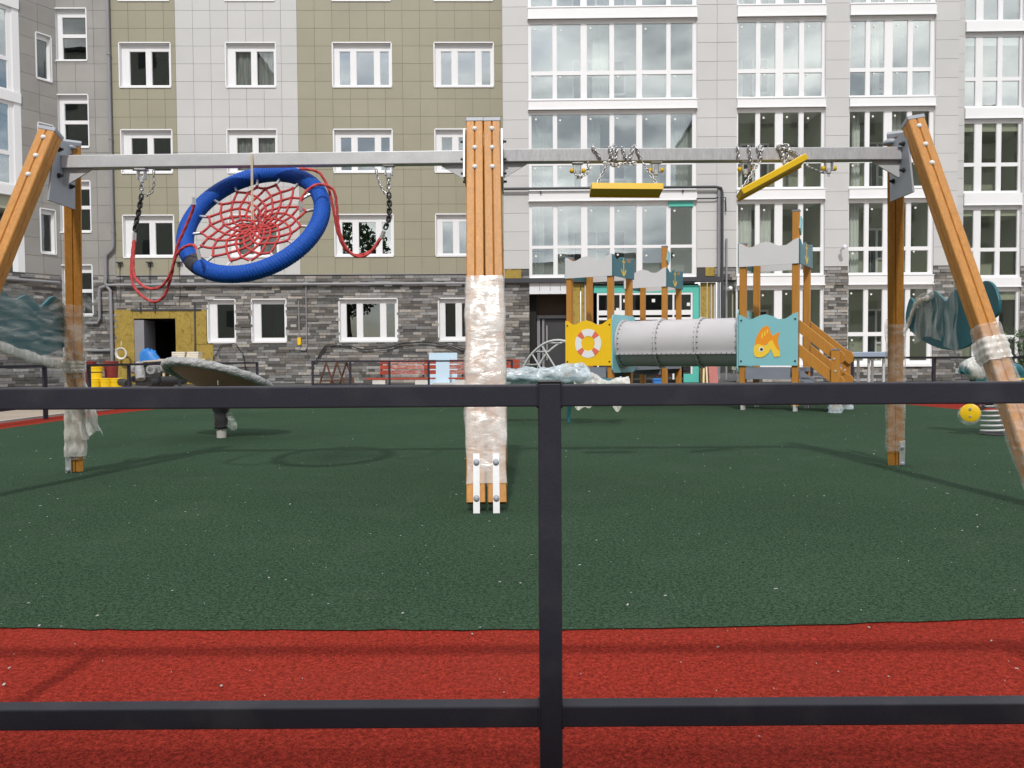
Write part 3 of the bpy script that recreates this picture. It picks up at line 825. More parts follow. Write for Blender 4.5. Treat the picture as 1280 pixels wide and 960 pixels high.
stone(far, FD, bay[0], bay2[1], 0, dh[0][0], [(bay[1], bay2[0], 0, 9)])
backing(far, FD, bay[0], bay2[1], 0, dh[0][0]-.01, [(bay[1], bay2[0], -1, 9)], M['mortar'], w0=.031, w1=.3)
for bb in (bay, bay2):
    for l0, l1 in ld: build('ledge', MB().box(bb[0], bb[1], -.05, .3, l0+.02, l1).box(bb[0]-.02, bb[1]+.02, -.075, -.0505, l0, l0+.03), M['ledge'], far, FD)
    sh = bb[0]-bay[0]
    D4 = [(xd(a)+sh, xd(b)+sh) for a, b in ((1206,1219.5),(1228,1247),(1252.5,1274.5))]
    for i, (lo, hi) in enumerate(dh):
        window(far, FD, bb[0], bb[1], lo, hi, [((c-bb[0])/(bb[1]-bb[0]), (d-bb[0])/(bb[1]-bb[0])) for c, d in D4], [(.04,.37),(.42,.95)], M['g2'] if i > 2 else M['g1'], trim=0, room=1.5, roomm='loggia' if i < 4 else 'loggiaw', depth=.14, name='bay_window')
# stone plinths below the right bays
stone(right, FR, bays[1][0], bays[1][1], 0, ground_z, []); stone(right, FR, bays[2][0], bays[2][1], 0, ground_z, [])
q = MB()
for a, b in bays[1:]: q.box(a, b, -.06, .25, ground_z-.07, ground_z-.002)
build('sill', q, M['white'], right, FR)

# --- what stands behind the camera (seen in the panes, and casting the shade at the front) ---
def opposite(x0, x1, y0, y1, h, label, fl=3.0):
    t = thing('apartment_building', label, 'building', (x0, y1, 0))
    build('wall', MB().box(x0, x1, y0, y1, -.02, h), M['blockwall'], t)
    build('roof', MB().box(x0-.3, x1+.3, y0-.3, y1+.3, h, h+.25), M['roofm'], t)
    q = MB()
    for k in range(int(h/fl)):
        n = int((x1-x0)/3.2)
        for i in range(n):
            a = x0 + (i+.3)*(x1-x0)/n; q.box(a, a+1.5, y1+.001, y1+.03, k*fl+1, k*fl+2.4)
    build('window_row', q, M['blockwin'], t, kind='stuff')
opposite(-48, -21, -30, -12, 27, 'tall block standing behind and left of the camera')
opposite(-7, 11, -13, -6.6, 7.85, 'low building standing right behind the camera')
opposite(17, 60, -40, -23, 24.2, 'tall block standing behind and right of the camera')
t = thing('deciduous_tree', 'broad leafy tree standing behind and left of the camera', 'tree', (-12.5, -10, 0))
build('trunk', MB().tube([(-12.5,-10,0),(-12.4,-10,2.5),(-12.6,-9.9,5),(-12.5,-10,9)], .2, 8, rfun=lambda s_: .25-.2*s_), M['bark'], t)
q = MB(); rnd = random.Random(2)
for i in range(3500):
    d = V((rnd.gauss(0,1), rnd.gauss(0,1), rnd.gauss(0,1))).normalized()*rnd.uniform(.5,1)**.5
    c = V((-12.5+d.x*3.6, -10+d.y*3.2, 8.3+d.z*4.4)) ; a = V((rnd.gauss(0,1), rnd.gauss(0,1), rnd.gauss(0,1))).normalized(); b = a.orthogonal().normalized()
    s_ = rnd.uniform(.12,.3); q.add([c-a*s_, c+b*s_*.5, c+a*s_, c-b*s_*.5], [(0,1,2,3)])
build('crown', q, M['leaf'], t)

# ------------------------------------------------------------------ the near fence
YF = 1.5
pz = lambda y: P(686, y, Y=YF).z
zr1, zr0 = pz(480.5), pz(507.5)
zb1 = P(686, 878, Y=YF-.02).z; zb1 = HCAM - (HCAM - P(686, 883.5, Y=YF-.02).z); zb0 = zb1-.041
nf = thing('railing', 'dark anthracite tube railing in the foreground, close to the camera', 'railing', (P(686.5, 480, Y=YF).x, YF, 0))
x0f = P(686.5, 480, Y=YF).x
PS = 1.335; pw = .0215
for k in range(-2, 3):
    xx = x0f + k*PS
    o = build('post', MB().box(xx-pw, xx+pw, YF-pw, YF+pw, -.05, pz(478.5)), M['fence'], nf, bevel=.003)
    build('post_cap', MB().box(xx-pw-.001, xx+pw+.001, YF-pw-.001, YF+pw+.001, pz(478.5), pz(475.8)), M['fcap'], o, bevel=.0015)
for k in range(-2, 2):
    a, b = x0f + k*PS + pw, x0f + (k+1)*PS - pw
    build('rail', MB().box(a, b, YF-.0195, YF+.0195, zr0, zr1), M['fence'], nf, bevel=.003)
    build('rail', MB().box(a, b, YF-.0195, YF+.0195, zb0, zb1), M['fence'], nf, bevel=.003)

for k in range(-2, 3):
    for z_a, z_b in ((zr0, zr1), (zb0, zb1)):
        for s_ in (-1, 1):
            xx = x0f + k*PS + s_*(pw+.0012); rnd = random.Random(k*10+s_); q = MB()
            for face in ([(xx, YF-.0205, z_a+(z_b-z_a)*i/12) for i in range(13)], [(xx, YF-.0205+.041*i/12, z_a-.0008) for i in range(13)], [(xx, YF-.0205+.041*i/12, z_b+.0004) for i in range(13)]):
                q.tube([V(p)+V((rnd.uniform(-.0006,.0006), rnd.uniform(-.0004,.0004), 0)) for p in face], .0022, 6, rfun=lambda t: .0020+.0008*math.sin(t*38))
            build('weld', q, M['fence'], nf, smooth='all')

# ------------------------------------------------------------------ fences round the far side
def fence(label, pts, zt=.80, m='fence'):
    t = thing('railing', label, 'railing', (pts[0][0], pts[0][1], 0), group='railings round the far side of the playground')
    for i, (a, b) in enumerate(pts):
        build('post', MB().box(a-.025, a+.025, b-.025, b+.025, -.05, zt), M[m], t)
        if i:
            c = V((pts[i-1][0], pts[i-1][1], 0)); d = V((a, b, 0)); e = (d-c).normalized()*.026
            for zz in (zt-.02, .2):
                build('rail', MB().bar(c+e+V((0,0,zz)), d-e+V((0,0,zz)), .04, .04), M[m], t)
    return t
fence('dark low railing along the left side, ending beside the yellow buckets', [(-6.65,8.7),(-6.75,10.1),(-6.82,11.5),(-6.9,12.85),(-7.0,14.4),(-6.75,16),(-5.85,18.1)], .79)
fence('dark low railing in front of the red slatted benches', [(P(391,480,Y=19.9).x,19.9),(P(438,480,Y=19.5).x,19.5),(P(487,480,Y=19.1).x,19.1),(P(536,480,Y=18.8).x,18.8),(P(585,480,Y=18.5).x,18.5),(P(640,480,Y=18.3).x,18.3)], .80)
fence('dark low railing along the right side behind the spring rider', [(7.0,18.4),(7.3,16.9),(7.5,15.6),(P(1167,480,Y=14.3).x,14.3),(P(1222,480,Y=13.3).x,13.3),(8.15,12.1),(8.3,10.8)], .82)

# ------------------------------------------------------------------ swing frame
def square(c, d, side, h, g=.007, gw=.006):
    """square section with a V groove down the middle of each face; d axis, side lies in the front face"""
    d = V(d).normalized(); ex = (V(side) - d*V(side).dot(d)).normalized(); ey = d.cross(ex)
    pts = []; ch = h*.1
    for k in range(4):
        a = k*PI/2; ca, sa = math.cos(a), math.sin(a)
        for px_, py_ in ((h, -h+ch), (h, -gw), (h-g, 0), (h, gw), (h, h-ch)):
            pts.append((px_*ca - py_*sa, px_*sa + py_*ca))
    return [V(c) + ex*a + ey*b for a, b in pts]
def timber(name, p, q, side, h, m, parent, groove=True):
    p, q = V(p), V(q); d = q-p
    return build(name, MB().loft([square(p, d, side, h, .009 if groove else 0), square(q, d, side, h, .009 if groove else 0)]), m, parent)
sw = thing('timber_swing', 'golden timber swing set with splayed legs and a galvanised top beam', 'swing set', (-.15, 5.2, 0))
HW = .052
YT = 5.08
fL0, fL1 = V((-3.38, 4.32, .06)), P(63, 168, Y=YT)
fR0, fR1 = P(1304, 632, Y=4.32), P(1141.5, 154, Y=YT+.02)
fR0.z = .06
rL0, rL1 = P(95, 586, Y=6.0), P(90, 181, Y=5.33)
rR0, rR1 = P(1119, 578, Y=6.1), P(1120, 170, Y=5.33)
cF0, cF1 = P(608.5, 629, Y=4.36), P(604.3, 157, Y=YT)
cB0, cB1 = V((cF0.x, 6.05, .06)), V((cF1.x, 5.32, cF1.z-.08))
SX = V((1, 0, 0))
legs = {}
def capit(parent, q, d, side, h):
    d = V(d).normalized(); ex = (V(side) - d*V(side).dot(d)).normalized(); ey = d.cross(ex); t = h*1.06
    mb = MB(); mb.obox(V(q)+d*.012, ex*t, ey*t, d*.014)
    build('end_cap', mb, M['greym'], parent, bevel=.004)
def leg(key, p, q, side=SX, bolts=3, side_bolts=0):
    o = timber('leg', p, q, side, HW, M['wood'], sw); legs[key] = o
    d = (V(q)-V(p)).normalized(); ex = (V(side) - d*V(side).dot(d)).normalized(); ey = d.cross(ex)
    if ey.y > 0: ey = -ey
    capit(o, q, d, side, HW)
    for i in range(bolts):
        c = V(q) - d*(.055 + i*.135) + ey*(HW-.004)
        build('bolt', MB().lathe(c, ey, [(.017,0),(.017,.005),(.012,.012),(.004,.015)], 12), M['boltw'], o, smooth='all')
    return o, d, ex, ey
# the end legs are turned so that their inner side shows
sL = (fL1-fL0).cross(V((.34,-1,0))).normalized()
leg('fl', fL0, fL1, V((1,.06,0))); leg('fr', fR0, fR1, V((1,-.06,0)))
leg('rl', rL0, rL1, V((1,.5,0)), 0); leg('rr', rR0, rR1, V((1,-.5,0)), 0)
off = V((HW+.0025, 0, 0))
_, dC, eC, nC = leg('c1', cF0-off*1.07, cF1-off); leg('c2', cF0+off*1.07, cF1+off)
leg('c3', cB0-off, cB1-off, SX, 0); leg('c4', cB0+off, cB1+off, SX, 0)
# top beams
YB = 5.2
bL0, bL1 = P(80, 203.5, Y=YB), P(585, 197.5, Y=YB)
bR0, bR1 = P(625, 195.8, Y=YB), P(1124, 193, Y=YB)
def beam(p, q, m): return build('beam', MB().bar(p, q, .075, .082), M[m], sw, bevel=.004)
beam(bL0, bL1, 'galv'); beam(bR0, bR1, 'galvd')
for p, q in ((bL0, bL1), (bR0, bR1)):          # triangular stiffeners below each end of each beam
    for e, s_ in ((p, 1), (q, -1)):
        z0 = e.z-.042
        build('stiffener', MB().prism([(0,0),(.185*s_,0),(.17*s_,-.012),(.012*s_,-.105),(0,-.105)], (e.x, YB-.006, z0), (1,0,0), (0,0,1), (0,.012,0)), M['galv'], sw)
# big gusset plates at the ends and at the middle
def plate(xs, pix, m='greym', t=.012, dx=0):
    pts = [P(a, b, X=xs) for a, b in pix]
    mb = MB(); mb.prism([(p.y, p.z) for p in pts], (xs, 0, 0), (0,1,0), (0,0,1), (t,0,0))
    return build('gusset_plate', mb, M[m], sw)
def plateYZ(xs, poly, m='greym', t=.012, lean=0):
    mb = MB(); mb.prism([(a, b) for a, b in poly], (xs, 0, 0), (0,1,0), (lean,0,1), (t,0,0)); return build('gusset_plate', mb, M[m], sw)
zt_ = fR1.z
for xs, s_ in ((bL0.x-.012, 1), (bR1.x, -1)):
    zq = lambda yl, yr, Y: P(80 if s_ > 0 else 1130, yl if s_ > 0 else yr, Y=Y).z
    plateYZ(xs, [(5.11, zt_-.04), (5.34, zt_-.07), (5.32, zq(262,252,5.32)), (5.02, zq(250,240,5.02))])
    for yy, zz in ((5.14, zt_-.12), (5.28, zt_-.13), (5.13, zt_-.29), (5.27, zt_-.33)):
        build('bolt', MB().lathe((xs + (.012 if s_ > 0 else 0), yy, zz), (s_, 0, 0), [(.016,0),(.016,.012),(.009,.013),(.009,.03)], 8), M['bolt'], sw)
    q = MB(); q.lathe((xs, 5.32, zt_-.075), (0,0,1), [(.05,0),(.045,.02),(.02,.04)], 10); build('dome_cap', q, M['greym'], sw, smooth='all')
for s_ in (-1, 1):
    xs = cF1.x + s_*.118
    plateYZ(xs-.006, [(4.98, zt_-.05), (5.42, zt_-.05), (5.47, zt_-.36), (4.93, zt_-.36)], 'galv', lean=0)
    for yy, zz in ((5.06, zt_-.11), (5.06, zt_-.22), (5.06, zt_-.31), (5.3, zt_-.11), (5.3, zt_-.31)):
        build('bolt', MB().lathe((xs, yy, zz), (s_, 0, 0), [(.014,0),(.014,.01),(.008,.011),(.008,.028)], 8), M['bolt'], sw)
# ground shoes
def shoe(key, p, d, n, w, offs, h=.34, parent=None):
    for o_ in offs:
        ex = d.cross(n).normalized()
        c0 = p - d*.09; mb = MB(); base = c0 + ex*o_ + n*(HW+.004)
        mb.obox(base + d*(h/2), ex*w/2, n*.004, d*h/2)
        so_ = build('ground_strap', mb, M['galv'], parent)
        for q in (.11, h-.05): build('bolt', MB().lathe(base + d*q + n*.004, n, [(.017,0),(.017,.008),(.010,.012)], 10), M['greym'], so_, smooth='all')
shoe('c1', cF0-off, dC, nC, .036, (0.0,), .36, legs['c1']); shoe('c2', cF0+off, dC, nC, .036, (0.0,), .36, legs['c2'])
for k, p, q, sgn in (('rl', rL0, rL1, -1), ('rr', rR0, rR1, 1)):
    d = (q-p).normalized(); nn = V((0,-1,0)); nn = (nn - d*nn.dot(d)).normalized()
    shoe(k, p + V((.018*sgn,-.012,0)), d, nn, .042, (0,), .30, legs[k])
for k, p, q in (('fl', fL0, fL1), ('fr', fR0, fR1)):
    d = (q-p).normalized(); nn = (V((0,-1,0)) - d*V((0,-1,0)).dot(d)).normalized(); shoe(k, p, d, nn, .04, (0,), .3, legs[k])

# crumpled stretch film round the legs
def wrap(p, q, side, hx, hy, m, parent, amp=.006, nr=26, seed=1, n=24, flare=0.0):
    rnd = random.Random(seed); p, q = V(p), V(q); d = (q-p).normalized(); ex = (V(side)-d*V(side).dot(d)).normalized(); ey = d.cross(ex); L_ = (q-p).length; q_ = q; nr *= 2; n = 40
    rings = []
    for i in range(nr+1):
        t = i/nr; c = p.lerp(q, t); ring = []
        sw_ = 1 + .03*math.sin(t*21+seed) + flare*(1-t)
        for j in range(n):
            a = 2*PI*j/n; ca, sa = math.cos(a), math.sin(a); k = 1/max(abs(ca), abs(sa)); k = min(k, 1.34)
            w_ = V((ca*2.2, sa*2.2, t*L_*9 + a*0 + seed*7))
            r = amp*(.4 + 1.1*noise.noise(w_) + .8*abs(noise.noise(w_*2.7)))
            ring.append(c + ex*(ca*k*hx*sw_ + ca*r) + ey*(sa*k*hy*sw_ + sa*r) + d*(.6*amp*noise.noise(w_*1.7)))
        rings.append(ring)
    mb = MB(); mb.loft(rings, caps=False)
    return build('stretch_film', mb, m, parent, smooth='all')
lp = lambda a, b, t: V(a).lerp(V(b), t)
def at_y(p, q, y):                            # parameter along a leg at a photo row
    lo, hi = 0, 1
    for _ in range(30):
        m_ = (lo+hi)/2; v = lp(p, q, m_)-CAMP; yy = 480 - FPX*v.dot(U_)/v.dot(F_)
        if yy > y: lo = m_
        else: hi = m_
    return lp(p, q, lo)
wrap(at_y(cF0, cF1, 606), at_y(cF0, cF1, 349), SX, .112, .057, M['filmh'], sw, .004, 36, 3)
wrap(at_y(cF0, cF1, 560), at_y(cF0, cF1, 352), SX, .115, .060, M['film'], sw, .007, 30, 4)
wrap(at_y(rL0, rL1, 570), at_y(rL0, rL1, 378), V((1,.5,0)), .06, .06, M['film'], sw, .008, 26, 5)
wrap(at_y(rL0, rL1, 566), at_y(rL0, rL1, 500), V((1,.5,0)), .064, .064, M['filmb'], sw, .008, 12, 6, flare=.08)
wrap(at_y(rR0, rR1, 560), at_y(rR0, rR1, 402), V((1,-.5,0)), .061, .061, M['film'], sw, .009, 26, 7)
wrap(at_y(fR0, fR1, 640), at_y(fR0, fR1, 408), V((1,-.06,0)), .060, .060, M['film'], sw, .008, 30, 8)
wrap(at_y(fR0, fR1, 452), at_y(fR0, fR1, 424), V((1,-.06,0)), .064, .064, M['filmb'], sw, .010, 9, 9)
wrap(at_y(rL0, rL1, 462), at_y(rL0, rL1, 447), V((1,.5,0)), .066, .066, M['filmb'], sw, .012, 6, 10)
# shaped teal side panels between the legs, half hidden under draped film
def side_panel(xs, pts, seed):
    poly = []
    n = len(pts)
    for i in range(n):                        # smooth the outline
        p0, p1, p2, p3 = (pts[(i+k) % n] for k in (-1,0,1,2))
        for t in (0, .25, .5, .75):
            c = [.5*((2*p1[k]) + (-p0[k]+p2[k])*t + (2*p0[k]-5*p1[k]+4*p2[k]-p3[k])*t*t + (-p0[k]+3*p1[k]-3*p2[k]+p3[k])*t**3) for k in (0,1)]
            poly.append(c)
    mb = MB(); mb.prism(poly, (xs-.009, 0, 0), (0,1,0), (0,0,1), (.018,0,0))
    return build('side_panel', mb, M['teal'], sw, bevel=.004)
PX = 2.97
pr_ = []
for a, b in ((1139,372),(1148,385),(1157,372),(1168,363),(1178,371),(1184,376),(1190,366),(1200,361),(1212,366),(1221,360),(1232,351),(1243,356),(1250,375),(1248,393),(1238,402),(1226,421),(1206,435),(1183,437),(1160,429),(1140,414),(1133,398)):
    p = P(a, b, X=PX); pr_.append((p.y, p.z))
side_panel(PX, pr_, 1)
pl_ = [(y, z_) for y, z_ in pr_]
side_panel(-3.22, pl_, 2)

# ------------------------------------------------------------------ chains and ropes
def catmull(pts, k=6, closed=False):
    pts = [V(p) for p in pts]; n = len(pts); out_ = []
    for i in range(n if closed else n-1):
        g = (lambda j: pts[j % n]) if closed else (lambda j: pts[max(0, min(n-1, j))])
        p0, p1, p2, p3 = g(i-1), g(i), g(i+1), g(i+2)
        for t in [q/k for q in range(k)]:
            out_.append(.5*((2*p1) + (p2-p0)*t + (2*p0-5*p1+4*p2-p3)*t*t + (3*p1-p0-3*p2+p3)*t**3))
    if not closed: out_.append(pts[-1])
    return out_
def along(pts, step):
    res = [V(pts[0])]; acc = 0
    for a, b in zip(pts, pts[1:]):
        a, b = V(a), V(b); L = (b-a).length; t = step-acc
        while t <= L: res.append(a.lerp(b, t/L)); t += step
        acc = L-(t-step)
    return res
def chain(mb, pts, pitch=.024, r=.0036, wid=.0085, seed=0):
    q = along(pts, pitch); rnd = random.Random(seed)
    for i in range(len(q)-1):
        a, b = q[i], q[i+1]; d = (b-a).normalized(); e = d.orthogonal().normalized(); e = Matrix.Rotation((i % 2)*PI/2 + .6 + rnd.uniform(-.2,.2), 3, d) @ e
        c = (a+b)/2; L = pitch*.5 + r*1.2; ring = []
        for k in range(10):
            t = 2*PI*k/10; ring.append(c + d*(math.copysign(max(0, L-wid), math.cos(t)) + wid*math.cos(t)) + e*wid*math.sin(t))
        mb.tube(ring, r, 5, closed=True)
    return mb
def rope(name, pts, r, m, parent, k=6, n=12):
    c = along(catmull(pts, k), .004); mb = MB(); rings = []; ref = None   # three laid strands
    for i, p in enumerate(c):
        d = (c[min(i+1, len(c)-1)]-c[max(i-1, 0)]).normalized(); ref = d.orthogonal().normalized() if ref is None else (ref - d*ref.dot(d)).normalized(); g = d.cross(ref)
        rings.append([p + (ref*math.cos(t)+g*math.sin(t))*(r*(1+.16*math.cos(3*t - i*.42))) for t in [2*PI*j/n for j in range(n)]])
    return build(name, mb.loft(rings), m, parent, smooth='all')
def hanger(px, y0=205, knobs=True, yb=5.2):
    """steel bracket below the beam with yellow bolt covers"""
    c = P(px, y0, Y=yb); mb = MB()
    mb.box(c.x-.035, c.x+.035, yb-.03, yb+.03, c.z-.006, c.z+.004)
    for s_ in (-1, 1): mb.box(c.x+s_*.022-.003, c.x+s_*.022+.003, yb-.02, yb+.02, c.z-.065, c.z-.0065)
    mb.lathe(c + V((0,0,-.05)), (0,0,-1), [(.016,0),(.016,.03),(.008,.035),(.008,.05)], 8)
    h_ = build('hanger', mb, M['galv'], sw)
    if knobs:
        for s_ in (-1, 1): build('bolt_cover', MB().lathe(c + V((s_*.026,0,-.05)), (s_,0,0), [(.010,0),(.016,.004),(.016,.02),(.006,.026)], 10), M['yseat'], h_, smooth='all')
    return h_
for a, y in ((722,204),(820,203),(932,202),(1036,201)): hanger(a, y)
for a, y in ((177,212),(486,207)): hanger(a, y, False)

# ------------------------------------------------------------------ basket (nest) swing, turned up and tied to the beam
NC = P(317, 277, Y=5.13)
nn_ = V((-.138, -.79, .59)).normalized()
e1 = V((.86, .198, .463)); e1 = (e1 - nn_*e1.dot(nn_)).normalized(); e2 = nn_.cross(e1).normalized()
RN, RT = .457, .053
nest = thing('basket_swing', 'blue rimmed basket swing with a red rope web, tipped up and tied to the beam', 'swing', (NC.x, NC.y, NC.z-.3))
def on_disc(r, a, h=0): return NC + e1*(r*math.cos(a)) + e2*(r*math.sin(a)) + nn_*h
rings = []; NR, NS = 720, 24
for i in range(NR):
    a = 2*PI*i/NR; ring = []
    rad = e1*math.cos(a) + e2*math.sin(a)
    for j in range(NS):
        b = 2*PI*j/NS
        rr = RT + .0013*math.sin(a*150 + b*3) + .0013*math.sin(a*150 - b*7) + .001*noise.noise(V((a*40, b*3, 0)))
        ring.append(on_disc(RN, a) + rad*(rr*math.cos(b)) + nn_*(rr*math.sin(b)))
    rings.append(ring)
build('rim', MB().loft(rings, closed=True), M['blue'], nest, smooth='all')
aband = PI + .30
q = MB()
rb = []
for i in range(7):
    a = aband + (i-3)*.03; rad = e1*math.cos(a)+e2*math.sin(a)
    rb.append([on_disc(RN, a) + rad*((RT+.005)*math.cos(t)) + nn_*((RT+.005)*math.sin(t)) for t in [2*PI*j/16 for j in range(16)]])
build('rim_joint', MB().loft(rb), M['dband'], nest, smooth='all')
net = MB(); rnd = random.Random(11)
radii = [.348, .298, .250, .205, .163, .123, .086, .052]; NSP = 16; NL = len(radii)-1
nodes = []
for k, r in enumerate(radii):
    n_ = NSP if k < NL else 8
    nodes.append([on_disc(r*rnd.uniform(.96,1.04), 2*PI*(j + (.5 if k % 2 and k < NL else 0))/n_, -.05*(1-r/.4)**1.5 + rnd.uniform(-.006,.006)) for j in range(n_)])
def strand(a, b, r=.0082):
    m_ = (a+b)/2 + nn_*rnd.uniform(-.004,.002); net.tube([a, m_, b], r, 6)
for j in range(NSP):
    o_ = on_disc(RN-RT*.55, 2*PI*j/NSP); strand(o_, nodes[0][j])
    d = (nodes[0][j]-o_).normalized()
    build('ferrule', MB().tube([o_, o_ + d*.075], .0098, 8), M['ferr'], nest, smooth=True)
    for k in range(NL-1):
        if k % 2 == 0: strand(nodes[k][j], nodes[k+1][j]); strand(nodes[k][j], nodes[k+1][(j-1) % NSP])
        else: strand(nodes[k][j], nodes[k+1][j]); strand(nodes[k][j], nodes[k+1][(j+1) % NSP])
    strand(nodes[NL-1][j], nodes[NL][(j//2) % 8])
for j in range(8): strand(nodes[NL][j], nodes[NL][(j+1) % 8]); strand(nodes[NL][j], on_disc(0, 0, -.055))
for k in range(NL):
    for j in range(NSP): net.lathe(nodes[k][j]-nn_*.009, nn_, [(.006,-.002),(.0115,.003),(.0115,.015),(.006,.02)], 6)
build('rope_web', net, M['rope'], nest, smooth='all')
hL, hR = P(177, 235, Y=5.2), P(486, 232, Y=5.2)
def pth(pl, ya, yb): return [P(a, b, Y=ya+(yb-ya)*i/(len(pl)-1)) for i, (a, b) in enumerate(pl)]
build('chain', chain(MB(), pth([(177,222),(177,246)], 5.2, 5.2), .026, .005, .011), M['chain'], nest, smooth='all')
build('chain', chain(MB(), pth([(192,213),(193,228),(190,240),(183,245),(178,243)], 5.2, 5.2), .02, .003, .007), M['chain'], nest, smooth='all')
build('chain_sleeve', chain(MB(), pth([(177,244),(174,262),(170,280),(168,292)], 5.2, 5.18), .026, .0062, .0115), M['bchain'], nest, smooth='all')
build('chain', chain(MB(), pth([(486,220),(486,242)], 5.2, 5.2), .026, .005, .011), M['chain'], nest, smooth='all')
build('chain', chain(MB(), pth([(470,212),(474,228),(480,241),(485,243)], 5.2, 5.2), .02, .003, .007), M['chain'], nest, smooth='all')
build('chain_sleeve', chain(MB(), pth([(486,242),(487,258),(486,275),(480,289)], 5.2, 5.18), .026, .0062, .0115), M['bchain'], nest, smooth='all')
for p_, q_ in (((168,291),(167.5,302)), ((480,289),(476,299))):
    build('ferrule', MB().tube([P(*p_, Y=5.18), P(*q_, Y=5.18)], .0135, 10), M['ferr'], nest, smooth=True)
RR = .0085
rope('hanging_rope', pth([(167,300),(164,340),(170,362),(190,377),(205,370),(214,345),(221,310),(232,284),(241,262),(243,249)], 5.18, 4.86), RR, M['rope'], nest)
rope('hanging_rope', pth([(168,300),(167,340),(177,356),(190,361),(203,357),(213,342),(221,318),(232,308),(243,307),(248,319)], 5.17, 4.80), RR, M['rope'], nest)
rope('hanging_rope', pth([(476,298),(466,312),(448,319),(432,312),(422,290),(418,268),(411,237),(400,217),(387,212),(374,211)], 5.18, 5.05), RR, M['rope'], nest)
rope('hanging_rope', pth([(475,298),(462,316),(447,321),(433,310),(424,287),(421,258),(418,240),(409,232),(396,231),(384,238),(376,250),(375,260)], 5.17, 4.98), RR, M['rope'], nest)
for p_, q_, Y in (((243,256),(242,247),4.86), ((247,312),(250,325),4.80), ((375,252),(376,264),4.98)):
    build('ferrule', MB().tube([P(*p_, Y=Y), P(*q_, Y=Y)], .012, 8), M['ferr'], nest, smooth=True)
t_ = MB(); t_.tube([P(314.5,275,Y=5.08), P(314.0,203,Y=5.14), P(314,193,Y=5.15), P(314,191,Y=5.24), P(314.5,203,Y=5.255)], .0035, 5)
t_.tube([P(316.5,275,Y=5.08), P(315.5,203,Y=5.145), P(315.5,193,Y=5.155), P(315.5,191,Y=5.24)], .0035, 5)
build('tie_cord', t_, M['twine'], nest)

# ------------------------------------------------------------------ two yellow swing seats, chains wound round the beam
def seatmesh(c, ax, ay, az):                  # flat seat with a turned-down edge: half axes
    c, ax, ay, az = V(c), V(ax), V(ay), V(az); mb = MB()
    prof = [(-1,-1),(-.96,-1),(-.93,-.55),(.93,-.55),(.96,-1),(1,-1),(1,.7),(.96,1),(-.96,1),(-1,.7)]
    r = []
    for t in (-1, -.985, .985, 1):
        k = .97 if abs(t) == 1 else 1
        r.append([c + ax*t + ay*(a*k) + az*b for a, b in prof])
    return mb.loft(r)
YS = 5.03
c1 = P(785, 238, Y=YS+.07); x0s = P(739.5, 238, Y=YS).x; x1s = P(829.5, 238, Y=YS).x
seat1 = thing('plank_swing', 'yellow flat swing seat hanging level below the beam on wound up chains', 'swing', (c1.x, c1.y, c1.z), group='yellow swing seats on the right bay')
build('seat', seatmesh(((x0s+x1s)/2, YS+.07, c1.z), ((x1s-x0s)/2, 0, -.003), (0,.07,-.014), (0,.004,.020)), M['yseat'], seat1, bevel=.003)
def chains(parent, runs, yy=5.148, seed=1):
    for i, r in enumerate(runs):
        build('chain', chain(MB(), [P(a, b, Y=(y if y else yy)) for a, b, y in [(*q_, None) if len(q_) == 2 else q_ for q_ in r]], .023, .0036, .0085, seed+i), M['chain'], parent, smooth='all')
chains(seat1, [
    [(746,231,5.06),(754,215,5.1),(760,204)], [(760,204),(764,194),(766,184),(767,181,5.2),(768,183,5.25)],
    [(822,232,5.06),(812,216,5.1),(803,203)], [(803,203),(799,194),(795,184),(793,181,5.2)],
    [(741,184),(747,192),(753,202)], [(741,184),(742,181,5.2)], [(762,184),(763,194),(768,203)], [(771,184),(770,194),(766,204)], [(778,184),(781,194),(785,203)], [(791,184),(788,194),(784,203)],
    [(755,204),(770,206),(785,204),(799,204)], [(764,206),(770,208),(776,205)], [(736,203,5.17),(734,216,5.17),(726,222,5.17),(719,218,5.17)]])
a_, b_ = P(931, 240, Y=5.05), P(1006, 199, Y=5.05)
ax = (b_-a_)/2; cc = (a_+b_)/2 + V((0,.06,0)); axn = ax.normalized(); up = V((0,1,0)).cross(axn) * -1
up = up if up.z > 0 else -up
seat2 = thing('plank_swing', 'yellow swing seat hanging steeply tilted beside the right end of the beam', 'swing', (cc.x, cc.y, cc.z), group='yellow swing seats on the right bay')
build('seat', seatmesh(cc, ax*1.08, V((0,.075,0)) - up*.012, up*.02), M['yseat'], seat2, bevel=.003)
chains(seat2, [
    [(926,238,5.06),(937,222,5.1),(947,205),(952,197)], [(952,197),(950,188),(949,181,5.2)], [(922,182),(923,192),(923,203)], [(936,183),(938,194),(940,206)], [(947,183),(949,192),(953,200)], [(953,183),(951,193),(948,202)],
    [(972,182),(977,192),(980,203)], [(980,181),(978,194),(979,206)], [(986,183),(984,196),(983,206)], [(972,182),(980,181),(988,182)], [(974,184),(985,187),(996,192),(1002,197,5.04)],
    [(1008,208,5.08),(1018,212,5.15),(1026,216,5.18),(1034,214,5.2)], [(940,206),(939,214,5.18),(934,212,5.2)]], seed=30)

